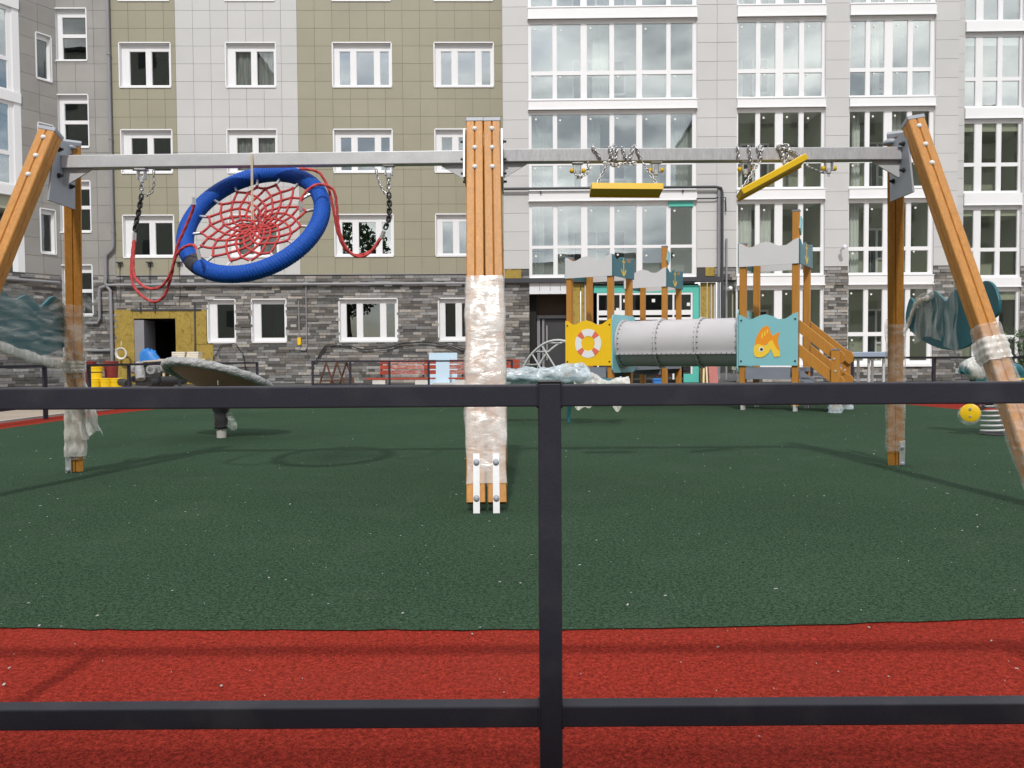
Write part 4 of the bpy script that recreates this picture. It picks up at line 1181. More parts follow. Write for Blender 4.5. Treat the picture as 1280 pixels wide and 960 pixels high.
# ------------------------------------------------------------------ play tower complex
pt0 = P(994, 514, Z=0)
FP = Frame(pt0.x, pt0.y, math.radians(-32))
tower = thing('play_tower', 'wooden play tower with grey tunnel, fish panel and yellow lifebuoy panel', 'playground', fr=FP)
HP = .05
def ppost(x_, y_, z1, z0=.08):
    o = build('post', MB().loft([[(x_+a*HP, y_+b*HP, zz) for a, b in ((-1,-.8),(-.8,-1),(.8,-1),(1,-.8),(1,.8),(.8,1),(-.8,1),(-1,.8))] for zz in (z0, z1)]), M['pwood'], tower, FP)
    build('cap', MB().box(x_-HP-.004, x_+HP+.004, y_-HP-.004, y_+HP+.004, z1, z1+.025), M['deckg'], o, FP)
    build('foot', MB().box(x_-.02, x_+.02, y_-HP-.006, y_-HP, -.01, z0+.12).box(x_-.03, x_+.03, y_-.03, y_+.03, -.01, z0-.001), M['galv'], o, FP)
    return o
wave = [(0,0),(.05,-.012),(.16,-.075),(.24,-.07),(.36,-.02),(.46,-.005),(.56,-.03),(.68,-.085),(.80,-.08),(.92,-.01),(1,.015)]
def wavy(x0, x1, z0, z1, amp=1.0):
    return [(x0, z0)] + [(x1, z0)] + [(x0+(x1-x0)*t, z1+h*amp) for t, h in wave[::-1]]
def front_panel(name, x0, x1, y, z0, z1, m, amp=1.0): return build(name, MB().prism(wavy(x0, x1, z0, z1, amp), (0, y, 0), (1,0,0), (0,0,1), (0,.02,0)), m, tower, FP)
def side_pan(name, x_, y0, y1, z0, z1, m, amp=1.0): return build(name, MB().prism(wavy(y0, y1, z0, z1, amp), (x_, 0, 0), (0,1,0), (0,0,1), (.02,0,0)), m, tower, FP)
def anchor(parent, x_, y0, z0, k=1.0):
    mb = MB(); s_ = lambda pts: mb.prism([(y0+a*k, z0+b*k) for a, b in pts], (x_, 0, 0), (0,1,0), (0,0,1), (.004,0,0))
    s_([(-.014,-.13),(.014,-.13),(.012,.15),(-.012,.15)]); s_([(-.06,.075),(.06,.075),(.06,.098),(-.06,.098)])
    s_([(-.11,-.04),(-.10,-.09),(-.05,-.14),(0,-.17),(.05,-.14),(.10,-.09),(.11,-.04),(.075,-.06),(.04,-.105),(0,-.131),(-.04,-.105),(-.075,-.06)])
    return build('anchor_emblem', mb, M['anch'], parent, FP)
def towerset(x0, y0, tall=None, ztop=2.60):
    x1, y1 = x0-.8, y0+.8
    for a, b in ((x0,y0),(x1,y0),(x0,y1),(x1,y1)): ppost(a, b, 3.04 if tall and (a, b) == (x0, y0) else ztop)
    e = HP+.004
    front_panel('roof_panel', x1-e, x0+e, y0-e-.02, 2.25, ztop+.02, M['gpanel']); front_panel('roof_panel', x1-e, x0+e, y1+e, 2.25, ztop+.02, M['gpanel'])
    for xx in (x0+e, x1-e-.02):
        o = side_pan('roof_panel', xx, y0-e+.001, y1+e-.001, 2.25, ztop+.02, M['teal'])
        if xx > x0: anchor(o, xx+.02, (y0+y1)/2-.02, 2.44, 1.0)
    build('deck', MB().box(x1-e, x0+e, y0-.03, y1+.03, .60, .665), M['deckg'], tower, FP)
    for yy in (y0-e-.03, y1+e): 
        sk = build('deck_skirt', MB().box(x1+.06, x0-.06, yy, yy+.03, .49, .665), M['deckg'], tower, FP)
    return x1, y1
def bolts4(panel, x0, x1, z0, z1, y):
    for a in (x0, x1):
        for b in (z0, z1): build('bolt', MB().lathe((a, y, b), (0,-1,0), [(.016,0),(.014,.008),(.006,.01)], 8), M['bolt'], panel, FP)
towerset(0, 0, True)
fp = front_panel('fish_panel', -.85, .05, -.078, .70, 1.50, M['ltteal'])
bolts4(fp, -.81, .01, .77, 1.41, -.078)
cv = lambda pts: [(-.85+(a-110)/310*.9, .70+(845-b)/275*.80) for a, b in pts]
fish = MB().prism(cv([(196,738),(203,700),(220,665),(238,641),(262,632),(274,642),(281,672),(292,688),(308,676),(327,667),(322,690),(318,715),(322,735),(330,780),(329,796),(315,796),(300,765),(285,730),(262,728),(240,742),(215,732)]), (0,-.079,0), (1,0,0), (0,0,1), (0,-.003,0))
fo = build('fish_emblem', fish, M['orange'], fp, FP)
build('fish_emblem', MB().prism(cv([(196,738),(215,728),(240,738),(262,735),(275,715),(290,710),(298,728),(312,755),(328,770),(331,796),(300,799),(290,775),(282,756),(272,775),(250,795),(228,802),(203,798),(196,790),(191,765)]), (0,-.083,0), (1,0,0), (0,0,1), (0,-.003,0)), M['fyel'], fp, FP)
for (a, b, r_, mm, dy) in ((232,758,.038,'ringw',-.0865),(234,758,.022,'black',-.0895)):
    c = cv([(a, b)])[0]; build('fish_eye', MB().lathe((c[0], dy, c[1]), (0,-1,0), [(r_,0),(r_,.002)], 14), M[mm], fp, FP)
for dx in (0, 14, 28): build('fish_fin', MB().prism(cv([(232+dx,700-dx*.9),(240+dx,698-dx*.9),(240+dx,668-dx*.7),(234+dx,672-dx*.7)]), (0,-.0825,0), (1,0,0), (0,0,1), (0,-.002,0)), M['fyel'], fp, FP)
LX = -3.09
towerset(LX, 0); towerset(LX, 2.56, True)
yp = front_panel('lifebuoy_panel', LX-.85, LX+.05, -.078, .70, 1.50, M['ypanel'])
bolts4(yp, LX-.81, LX+.01, .77, 1.41, -.078)
for k in range(8):
    a0, a1 = k*PI/4 + (.16 if k % 2 == 0 else -.16) + .0 + PI/8*0, (k+1)*PI/4 + (-.16 if k % 2 == 0 else .16)
    a0 += PI/8; a1 += PI/8
    rr = (.135, .25); n = 6; rw = k % 2
    if rw: rr = (.132, .253)
    pts = [(LX-.40+rr[1]*math.cos(a0+(a1-a0)*i/n), 1.09+rr[1]*math.sin(a0+(a1-a0)*i/n)) for i in range(n+1)] + [(LX-.40+rr[0]*math.cos(a1-(a1-a0)*i/n), 1.09+rr[0]*math.sin(a1-(a1-a0)*i/n)) for i in range(n+1)]
    build('lifebuoy_emblem', MB().prism(pts, (0,-.079,0), (1,0,0), (0,0,1), (0,-.004,0)), M['ringr' if not rw else 'ringw'], yp, FP)
# tunnel
xa, xb, TRd, tz = LX+.075, -.875, .40, 1.08
tn = MB()
def ring_t(xx, r): return [(xx, .4+r*math.cos(2*PI*j/40), tz+r*math.sin(2*PI*j/40)) for j in range(40)]
tn.loft([ring_t(a, TRd) for a in (xa, xa+.72, xa+1.44, xb)] + [ring_t(xb, TRd-.012), ring_t(xa, TRd-.012)], closed=True)
tun = build('tunnel', tn, M['gplast'], tower, FP, smooth=True)
for a in (xa+.02, xa+.72, xa+1.43, xb-.02):
    build('tunnel_flange', MB().loft([ring_t(a-.018, TRd+.002), ring_t(a-.016, TRd+.032), ring_t(a+.016, TRd+.032), ring_t(a+.018, TRd+.002)], closed=True), M['gplast'], tun, FP, smooth=True)
q = MB(); q.box(xa+.03, xb-.03, .4-TRd-.045, .4-TRd+.02, tz-.19, tz-.155); q.box(xa+.03, xb-.03, .4+TRd*.9, .4+TRd+.03, tz-.19, tz-.155)
build('tunnel_seam', MB().box(xa+.03, xb-.03, .4-TRd-.02, .4-TRd+.09, tz-.19, tz-.165), M['gplast'], tun, FP)
q = MB()
for a in (xa+.02, xa+.72, xa+1.43, xb-.02):
    for s_ in (-1, 1):
        for k in range(14):
            t = PI*.5 + k*PI/14; q.lathe((a+s_*.03, .4+(TRd+.001)*math.cos(t), tz+(TRd+.001)*math.sin(t)), (0, math.cos(t), math.sin(t)), [(.011,0),(.008,.008)], 6)
for k in range(24): q.lathe((xa+.1+k*(xb-xa-.2)/23, .4-TRd-.021, tz-.177), (0,-1,0), [(.009,0),(.007,.006)], 6)
build('tunnel_bolts', q, M['bolt'], tun, FP, kind='stuff')
def flange(x_, t_):
    pts = []
    for cx_, cz_, a0 in ((.80, 1.50, 0), (0, 1.50, PI/2), (0, .66, PI), (.80, .66, 1.5*PI)):
        for i in range(5): a = a0+PI/2*i/4; pts.append((cx_+.085*math.cos(a), cz_+.085*math.sin(a)))
    return build('tunnel_panel', MB().prism(pts, (x_,0,0), (0,1,0), (0,0,1), (t_,0,0)), M['ltteal'], tower, FP)
flange(LX+.055, .02); flange(-.075-.8, .02)
# pennants
for (x_, y_) in ((0,0),(LX,2.56)):
    build('pennant', MB().prism([(-.05,2.78),(.03,2.68),(.09,2.75),(.12,2.93),(.02,2.97)], (x_+HP+.002, y_, 0), (0,1,0), (0,0,1), (.02,0,0)), M['ltteal'], tower, FP)
# bridge towards the rear tower
build('bridge_deck', MB().box(LX-.75, LX-.05, .86, 2.5, .60, .66), M['deckg'], tower, FP)
for xx in (LX-.02, LX-.80):
    for zz in (.95, 1.2): build('bridge_rail', MB().box(xx, xx+.03, .86, 2.5, zz, zz+.12), M['pwood'], tower, FP)
side_pan('low_panel', LX+.055, 2.51, 3.41, .70, 1.5, M['ypanel']); side_pan('low_panel', LX-.875, 2.51, 3.41, .70, 1.5, M['ltteal'])
# stair on the right
L0, L1 = .06, .60
for yy in (-.045, .785):
    for (za, zb_) in ((1.40, .90), (1.03, .53)):
        poly = [(L0, za-.20), (L1+.04, zb_-.19), (L1+.09, zb_-.15), (L1+.11, zb_-.06), (L1+.08, zb_+.0), (L1, zb_+.04), (L0, za)]
        build('stair_board', MB().prism(poly, (0, yy, 0), (1,0,0), (0,0,1), (0,.045,0)), M['pwood'], tower, FP, bevel=.004)
    o = build('stair_post', MB().box(L1-.07, L1+.05, yy-.055 if yy < 0 else yy+.05, yy-.005 if yy < 0 else yy+.10, .06, .93), M['pwood'], tower, FP, bevel=.005)
    yb_ = yy-.061 if yy < 0 else yy+.044
    for zz in (.80, .62): build('bolt', MB().lathe((L1-.03+.02*(zz < .7), yy-.055, zz), (0,-1,0), [(.018,0),(.014,.01)], 8), M['galv'], o, FP)
    build('cap', MB().box(L1-.075, L1+.055, yy-.06 if yy < 0 else yy+.045, yy-.0 if yy < 0 else yy+.105, .93, .95), M['deckg'], o, FP)
    rings = []; rnd = random.Random(int(yy*100))
    for i in range(6):
        rings.append([(L1-.01+(.095+rnd.uniform(-.012,.02))*math.cos(t), (yy-.03 if yy < 0 else yy+.075)+(.075+rnd.uniform(-.01,.02))*math.sin(t), .0+i*.04) for t in [2*PI*j/16 for j in range(16)]])
    build('foot_film', MB().loft(rings, caps=False), M['filmblue'], tower, FP, smooth='all')
for k, zz in enumerate((.52, .36, .20)): build('step', MB().box(L0+.02+k*.17, L0+.21+k*.17, -.0, .78, zz-.03, zz), M['deckg'], tower, FP)
q = MB(); q.prism([(L0,.62),(L0+.05,.62),(L1,.10),(L1-.06,.10),(L0,.50)], (0,.0,0), (1,0,0), (0,0,1), (0,.02,0)); build('stringer', q, M['deckg'], tower, FP)
# curved climbing ladder on the left
for yy in (.12, .68):
    pts = [(LX-.84, yy, 1.10),(LX-1.1, yy, 1.16),(LX-1.4, yy, 1.10),(LX-1.7, yy, .88),(LX-1.9, yy, .55),(LX-2.0, yy, .15),(LX-2.02, yy, -.02)]
    build('climber_tube', MB().tube(catmull(pts, 6), .024, 8), M['galv'], tower, FP, smooth='all')
    pts = [(LX-.84, yy, .66),(LX-1.05, yy, .68),(LX-1.3, yy, .55),(LX-1.48, yy, .2),(LX-1.5, yy, -.02)]
    build('climber_tube', MB().tube(catmull(pts, 6), .02, 8), M['galv'], tower, FP, smooth='all')
for a, zz in ((LX-1.05,1.155),(LX-1.35,1.115),(LX-1.62,.955),(LX-1.82,.71),(LX-1.95,.38)): build('rung', MB().tube([(a,.12,zz),(a,.68,zz)], .017, 8), M['galv'], tower, FP, smooth=True)
for a, zz, b, z2 in ((LX-1.45,1.07,LX-1.15,.64),(LX-1.66,.92,LX-1.35,.46)): build('brace', MB().tube([(a,.12,zz),(b,.12,z2)], .016, 8), M['galv'], tower, FP, smooth=True)

# ------------------------------------------------------------------ other playground pieces
c0 = P(277, 547, Z=0)
spin = thing('spinning_dish', 'tilted brown spinning dish with its rim wrapped in silvery film, on one post', 'carousel', (c0.x, c0.y, 0))
dc = V((c0.x-.02, c0.y, .655)); dn = V((.17, .28, .94)).normalized(); d1 = V((0,0,1)).cross(dn).normalized(); d1 = V((1,0,0)) - dn*dn.x; d1.normalize(); d2 = dn.cross(d1)
dk_ = lambda r, a, h: dc + d1*(r*math.cos(a)) + d2*(r*math.sin(a)) + dn*h
build('dish', MB().loft([[dk_(r, 2*PI*j/40, h) for j in range(40)] for r, h in ((.07,-.16),(.25,-.12),(.42,-.05),(.53,.0),(.53,.012),(.40,-.03),(.20,-.09),(.05,-.11))]), M['dish'], spin, smooth=True)
rnd = random.Random(4); rings = []
for i in range(90):
    a = 2*PI*i/90; rad = d1*math.cos(a)+d2*math.sin(a); ring = []; b_ = .045+.006*noise.noise(V((i*.35,0,3)))+.006*noise.noise(V((i*1.1,0,5)))
    for j in range(14):
        t = 2*PI*j/14; rr = b_ + .009*noise.noise(V((i*.5, j*.5, 1))) + .006*abs(noise.noise(V((i*1.6, j*.8, 2)))); ring.append(dk_(.545, a, 0) + rad*(rr*math.cos(t)) + dn*(rr*math.sin(t)))
    rings.append(ring)
build('wrapped_rim', MB().loft(rings, closed=True), M['wrapg'], spin, smooth='all')
build('post', MB().tube([c0, V((c0.x, c0.y, .30)), V((c0.x-.01, c0.y+.02, .52))], .05, 14), M['kerb'], spin, smooth=True)
rings = []
for i in range(12):
    rings.append([V((c0.x + (.068+.02*(i > 7)+rnd.uniform(-.006,.01))*math.cos(2*PI*j/16), c0.y + (.068+.02*(i > 7)+rnd.uniform(-.006,.01))*math.sin(2*PI*j/16), .10+i*.025)) for j in range(16)])
build('dark_wrapping', MB().loft(rings), M['dpile'], spin, smooth='all')
q = MB(); q.grid(lambda u, v: (c0.x+.06+.10*u+.015*math.sin(v*9), c0.y-.03+.03*math.sin(u*7+v*4), .12+.24*v-.05*u*(1-v)), 10, 10); build('film_flap', q, M['filmd'], spin, smooth='all')
build('hub_pin', MB().cyl(P(273,481,Y=c0.y-.3), P(273,467,Y=c0.y-.3), .012, 8), M['ferr'], spin, smooth=True)

# see-saw swaddled in bluish film
g0_ = P(711, 528, Z=0)
YS_ = 10.1
see = thing('seesaw', 'long low see-saw bundled in bluish plastic film, standing on teal legs', 'seesaw', (.5, YS_, 0))
build('beam', MB().tube([(-.45,YS_,.60),(1.4,YS_,.52)], .05, 10), M['teal'], see, smooth=True)
for xx, yy in ((g0_.x, g0_.y), (g0_.x-.28, YS_+.2), (g0_.x-.30, g0_.y)):
    pts = catmull([(xx, yy, -.01), (xx, yy, .12), (xx-.0+.02, (yy+YS_)/2, .38), (xx, YS_, .56)], 6)
    build('leg', MB().tube(pts, .022, 8), M['teal'], see, smooth='all')
def hull(name, pts, radf, m, seed, n=26, k=10, amp=.018):
    rnd = random.Random(seed); c = catmull(pts, k); rings = []
    for i, p in enumerate(c):
        t = i/(len(c)-1); ry, rz = radf(t)
        rings.append([p + V((0, ry*math.cos(2*PI*j/n), rz*math.sin(2*PI*j/n)))*1.0 + V((0, math.cos(2*PI*j/n), math.sin(2*PI*j/n)))*amp*(2.2*noise.noise(V((p.x*5, j*.55, seed))) + 1.2*noise.noise(V((p.x*14, j*1.3, seed)))) for j in range(n)])
    return build(name, MB().loft(rings), m, see, smooth='all')
hull('film_bundle', [(-.36,YS_-.02,.58),(-.1,YS_-.02,.60),(.3,YS_-.02,.61),(.62,YS_-.02,.62),(.82,YS_-.02,.63),(1.0,YS_,.59)], lambda t: (.14+.04*math.sin(t*9), .105+.04*max(0, math.sin((t-.55)*7)) + .012*math.sin(t*23)), M['filmblue'], 2)
hull('film_bundle', [(.95,YS_-.02,.58),(1.15,YS_-.03,.50),(1.35,YS_-.02,.50),(1.5,YS_,.52)], lambda t: (.12, .075+.02*math.sin(t*12)), M['filmb'], 3)
q = MB(); q.grid(lambda u, v: (.78+.62*u, YS_-.16+.02*math.sin(u*14), .55-.40*v*(.75+.16*math.sin(u*9)+.08*math.sin(u*23))), 30, 8); build('film_flap', q, M['filmb'], see, smooth='all')

# spring rider
g1_ = P(1243, 543, Z=0)
sr = thing('spring_rider', 'spring rider on a white coil, its body wrapped in film and a yellow footrest', 'spring rider', (g1_.x, g1_.y, 0))
pts = [(g1_.x+.125*math.cos(t), g1_.y+.125*math.sin(t), .015+.052*t/(2*PI)) for t in [i*2*PI/20 for i in range(121)]]
build('coil_spring', MB().tube(pts, .012, 7), M['spring'], sr, smooth='all')
build('spring_plate', MB().lathe((g1_.x,g1_.y,.325), (0,0,1), [(.14,0),(.14,.012)], 20).lathe((g1_.x,g1_.y,-.004), (0,0,1), [(.15,0),(.15,.012)], 20), M['bolt'], sr)
ft = P(1213, 516, Y=g1_.y-.05); fn = V((-.55,-.83,.05)).normalized()
fo_ = build('footrest', MB().lathe(ft, fn, [(.085,0),(.095,.006),(.095,.022),(.085,.028)], 24), M['yseat'], sr, smooth=True)
for k in (-1, 1): build('bolt', MB().lathe(ft+V((0,0,.04*k))+fn*.028, fn, [(.016,0),(.012,.008)], 8), M['ferr'], fo_)
build('film_scrap', MB().lathe(ft-fn*.005+V((-.01,0,-.02)), fn, [(.10,0),(.112,.01),(.09,.02),(.08,.021)], 18), M['filmd'], sr, smooth='all')
build('axle', MB().cyl(ft, (g1_.x, g1_.y, .34), .02, 8), M['bolt'], sr, smooth=True)
yb2 = g1_.y
bp = [(-.24,.34),(.26,.34),(.30,.50),(.36,.66),(.30,.72),(.20,.58),(.02,.55),(-.06,.62),(-.12,.78),(-.22,.82),(-.33,.76),(-.36,.66),(-.24,.62),(-.22,.48)]
build('side_board', MB().prism(bp, (g1_.x, yb2-.05, 0), (1,0,0), (0,0,1), (0,.02,0)), M['teal'], sr, bevel=.003); build('side_board', MB().prism(bp, (g1_.x, yb2+.05, 0), (1,0,0), (0,0,1), (0,.02,0)), M['teal'], sr, bevel=.003)
build('seat', MB().box(g1_.x-.02, g1_.x+.26, yb2-.12, yb2+.14, .58, .60), M['yseat'], sr, bevel=.004)
rnd = random.Random(6); rings = []
for i in range(14):
    t = i/13; c = V((g1_.x-.34+.28*t, yb2, .72-.06*t)); r_ = .11*math.sin(PI*min(1, max(0, t*.9+.06)))+.02
    rings.append([c + V((0, .09*math.cos(2*PI*j/18)*(1+rnd.uniform(-.1,.1)), r_*math.sin(2*PI*j/18)*(1+rnd.uniform(-.12,.12)))) for j in range(18)])
build('film_bundle', MB().loft(rings), M['filmb'], sr, smooth='all')
hd_ = P(1271, 463, Y=yb2-.1); build('handle', MB().lathe(hd_, (0,-1,0), [(.05,-.1),(.07,-.08),(.07,.0),(.05,.02)], 14), M['teal'], sr, smooth='all')

# film stretched over the side panels of the swing (left panel: one big veil tied to the rear leg)
q = MB()
def veil_l(u, v):
    tp, bt = P(-30+135*u, 378-22*math.sin(u*2.6)**2+8*u, X=-3.19+.12*u*0), P(-30+135*u, 398+55*u**.7, X=-3.19)
    y_ = 4.6 + 1.42*u
    zt2 = 1.33 + .05*math.sin(u*9)+.03*math.sin(u*21) - .05*u; zb2 = 1.02 - .16*u - .05*math.sin(u*3)
    return (-3.17+.012*math.sin(u*4+v*16)+.010*math.sin(v*34-u*7)+.02*math.sin(u*5), y_, zt2+(zb2-zt2)*v)
q.grid(veil_l, 44, 22); build('film_veil', q, M['filmd'], sw, smooth='all')
def sash(pts, r0, m, seed, nm='film_sash'):
    rnd = random.Random(seed); c = catmull(pts, 8); rings = []
    for i, p in enumerate(c):
        d = (c[min(i+1, len(c)-1)]-c[max(i-1, 0)]).normalized(); e = d.cross(V((1,0,0))).normalized() if abs(d.x) < .9 else V((0,0,1)); f = d.cross(e)
        rr = r0*(1+.15*math.sin(i*1.3))
        rings.append([p + e*(rr*math.cos(2*PI*j/14)*(1+rnd.uniform(-.15,.15))) + f*(rr*.55*math.sin(2*PI*j/14)) for j in range(14)])
    return build(nm, MB().loft(rings), m, sw, smooth='all')
sash([P(-20,425,X=-3.13), P(20,440,X=-3.13), P(60,452,X=-3.12), P(82,455,Y=5.9), P(100,452,Y=5.92)], .033, M['filmb'], 5)
tl = P(96, 458, Y=5.86)
q = MB()
def tail(u, v):
    w_ = .035+.085*v**1.2; b = tl + V((.01+.10*v, -.02*v, -.52*v))
    return (b.x + (u-.5)*2*w_*.75 + .008*math.sin(v*20), b.y + .02*math.sin(u*22+v*2), b.z - .03*math.sin(u*7)*v + .02*u*v)
q.grid(tail, 22, 18); build('film_tail', q, M['filmb'], sw, smooth='all')
# right panel: veil over its middle and a twisted sash tied to the rear leg
q = MB()
def veil_r(u, v):
    y_ = 5.75-.55*u; zt2 = 1.37-.03*abs(math.sin(u*9)); zb2 = .93+.05*math.sin(u*5)
    return (2.945-.012*math.sin(u*26+v*2)-.008*math.sin(v*9+u*14), y_, zt2+(zb2-zt2)*v)
q.grid(veil_r, 40, 20); build('film_veil', q, M['filmv'], sw, smooth='all')
sash([P(1165,368,X=2.93), P(1150,373,X=2.94), P(1143,384,X=2.95), P(1138,398,Y=5.88), P(1130,415,Y=5.90), P(1117,425,Y=5.93)], .026, M['filmd'], 8)
sash([P(1160,372,X=2.92), P(1147,378,X=2.93), P(1140,392,X=2.94), P(1133,410,Y=5.87), P(1112,428,Y=5.9)], .018, M['filmb'], 9)

# ------------------------------------------------------------------ clutter in front of the building
def bucket(px, Y, z0, m, label, r=.14, h=.43, grp='buckets stacked on the ground at the left'):
    p = P(px, 480, Y=Y); t = thing('bucket', label, 'bucket', (p.x, Y, z0), group=grp); o = V((p.x, Y, z0))
    b = build('body', MB().lathe(o, (0,0,1), [(r*.86,0),(r*.97,h*.8),(r*.97,h*.801),(r*1.03,h*.81),(r*1.03,h*.85),(r,h*.86),(r,h*.93)], 20), M[m], t, smooth=True)
    build('lid', MB().lathe(o, (0,0,1), [(r*1.06,h*.93),(r*1.06,h*.985),(r*.9,h)], 20), M[m], t, smooth=True)
    build('print_band', MB().lathe(o, (0,0,1), [(r*.925,h*.42),(r*.94,h*.5)], 20), M['print' if m[0] == 'y' else 'mbucket'], b, smooth=True)
    return t
z1 = .43
bucket(120, 18.5, 0, 'ybucket', 'yellow lidded bucket, leftmost in the bottom row')
bucket(133.5, 18.45, 0, 'ybucket', 'yellow lidded bucket, middle one of the bottom row')
bucket(146, 18.5, 0, 'ybucket', 'yellow lidded bucket, rightmost in the bottom row')
bucket(121, 18.55, z1, 'ybucket', 'yellow lidded bucket alone on top of the bottom row', .14, .30)
bucket(139.5, 18.85, z1, 'mbucket', 'maroon drum beside the upper yellow bucket', .16, .40); bucket(139.5, 18.85, 0, 'mbucket', 'maroon drum underneath another, hidden behind the yellow bottom row', .16, .425)
bucket(112, 19.0, z1, 'mbucket', 'maroon drum behind the leftmost yellow buckets', .16, .40); bucket(112, 19.0, 0, 'mbucket', 'maroon drum at the bottom behind the leftmost yellow bucket', .16, .425)
rnd = random.Random(8)
for i, (a, y, r_, m, lab) in enumerate(((160,480,.085,'dpile','black pipe offcut at the left foot of the pile'),(167,474,.08,'dpile','black pipe leaning on the left of the pile'),(171,462,.10,'gpile','grey wrapped roll on the upper left of the pile'),(176,474,.10,'gpile','grey wrapped roll hanging down the front of the pile'),(188,462,.095,'gpile','short grey roll on the upper right of the pile'),(199,461,.09,'gpile','grey roll at the right end of the pile'),(187,478,.10,'dpile','black pipe low in the middle of the pile'),(200,476,.10,'dpile','black pipe at the right foot of the pile'),(182,456,.06,'dpile','thin dark pipe on top of the pile'))):
    p = P(a, y, Y=17.6+.1*(i % 3)); p.z = max(p.z, r_); L = rnd.uniform(.5, .9); dv = V((rnd.uniform(-.9,.9), -1, rnd.uniform(-.1,.15)*(p.z > .2))).normalized()
    if i == 3: dv = V((.25,-.35,-.9)).normalized(); L = .4
    q = MB(); n = 14; ro = []
    for t in (0, .2, .4, .6, .8, 1): ro.append((r_*rnd.uniform(.9,1.1), L*t))
    q.lathe(p, dv*-1, ro + [(r_*.6, L*1.0), (r_*.6, 0.0)], n)
    tag(build('pipe_roll', q, M[m], smooth=True), lab, 'pipe roll', 'rolls and pipes piled at the left')
mb = MB(); a_ = P(178, 452, Y=17.9); b_ = P(208, 450, Y=18.2)
tag(build('plank', MB().bar(a_, b_, .18, .03), M['pale']), 'loose pale plank lying across the pile of pipes', 'plank')
tt = thing('trestle_table', 'plain board table behind the wrapped dish, under the pale stacks', 'table', (P(232,448,Y=25.3).x, 25.3, 0))
ct = P(232, 448.5, Y=25.3); zt3 = ct.z
build('top', MB().box(ct.x-.75, ct.x+.75, 25, 25.6, zt3-.04, zt3), M['pale'], tt)
for sx in (-.6, .6):
    for sy in (25.06, 25.54): build('leg', MB().box(ct.x+sx-.03, ct.x+sx+.03, sy-.03, sy+.03, 0, zt3-.041), M['pale'], tt)
for a, b, lab in ((215.5,231.5,'left one of two stacks of pale boards beside the dark doorway'),(234,248.5,'right one of two stacks of pale boards beside the dark doorway')):
    p0, p1 = P(a, 448, Y=25.15), P(b, 448, Y=25.15)
    t = thing('board_stack', lab, 'board stack', ((p0.x+p1.x)/2, 25.3, zt3), group='stacks of pale boards')
    for k in range(4): build('board', MB().box(p0.x+rnd.uniform(-.02,.02), p1.x+rnd.uniform(-.02,.02), 25.12, 25.45, zt3+.002+k*.058, zt3+.05+k*.058), M['paper'], t)
# blue bag in the doorway on a dark crate
p = P(188, 446, Y=26.6); t = thing('crate', 'dark crate inside the unfinished doorway under the blue bag', 'crate', (p.x, 26.7, 0))
zc_ = P(188, 452, Y=26.6).z
build('body', MB().box(p.x-.42, p.x+.42, 26.4, 27.1, 0, zc_-.05), M['dpile'], t); build('lid', MB().box(p.x-.45, p.x+.45, 26.37, 27.13, zc_-.049, zc_), M['dpile'], t)
rings = []; sh_ = [(175,452,.01),(176,440,.1),(183,437,.16),(191,435,.18),(196,443,.12),(200,450,.05)]
for i in range(9):
    k = i/8; hh = (.30,.40,.43,.44,.46,.42,.30,.16,.04)[i]; xx = p.x-.33+.66*k; rings.append([V((xx+.02*rnd.uniform(-1,1), 26.62+.17*math.cos(tq)*(.6+.4*math.sin(k*PI)), zc_+.002+hh*max(0, math.sin(tq))*(1+.5*noise.noise(V((i*.9, tq*2.2, 4)))))) for tq in [PI*j/9 for j in range(10)]])
tag(build('blue_bag', MB().loft(rings), M['tarp'], smooth=True), 'crumpled bright blue bag in the dark doorway', 'bag')
# coil of cord hanging on the insulation
p = P(151.5, 442, Y=27.0); q = MB()
for k in range(3): q.tube([(p.x+(.15+.02*k)*math.cos(t), 27.02-.02*k, p.z+(.16+.015*k)*math.sin(t)) for t in [2*PI*j/24 for j in range(24)]], .022, 6, closed=True)
q.tube([(p.x,27.0,p.z+.15),(p.x,27.02,p.z+.42)], .01, 5)
tag(build('cord_coil', q, M['paper'], smooth='all'), 'pale coil of cord hanging on the mustard insulation', 'cord coil')
# rusty sawhorses
def sawhorse(px0, px1, Y, lab):
    a, b = P(px0, 450, Y=Y), P(px1, 450, Y=Y+.1); zt4 = .78
    t = thing('sawhorse', lab, 'sawhorse', ((a.x+b.x)/2, Y, 0), group='rusty sawhorses')
    build('top_bar', MB().bar((a.x-.08, Y-.35, zt4), (b.x+.08, Y+.35, zt4), .05, .05), M['rust'], t)
    for f, yy in ((0, Y-.3), (1, Y+.3)):
        cx = a.x+(b.x-a.x)*f
        for s_ in (-1, 1):
            build('leg', MB().bar((cx, yy, zt4-.03), (cx+s_*.24, yy+.02, 0), .04, .04), M['rust'], t)
        build('brace', MB().bar((cx-.15, yy+.045, .28), (cx+.15, yy+.045, .28), .03, .03), M['rust'], t)
sawhorse(411, 419, 20.6, 'rusty trestle, left of the two beside the railing'); sawhorse(424, 431, 20.9, 'rusty trestle, right of the two beside the railing')
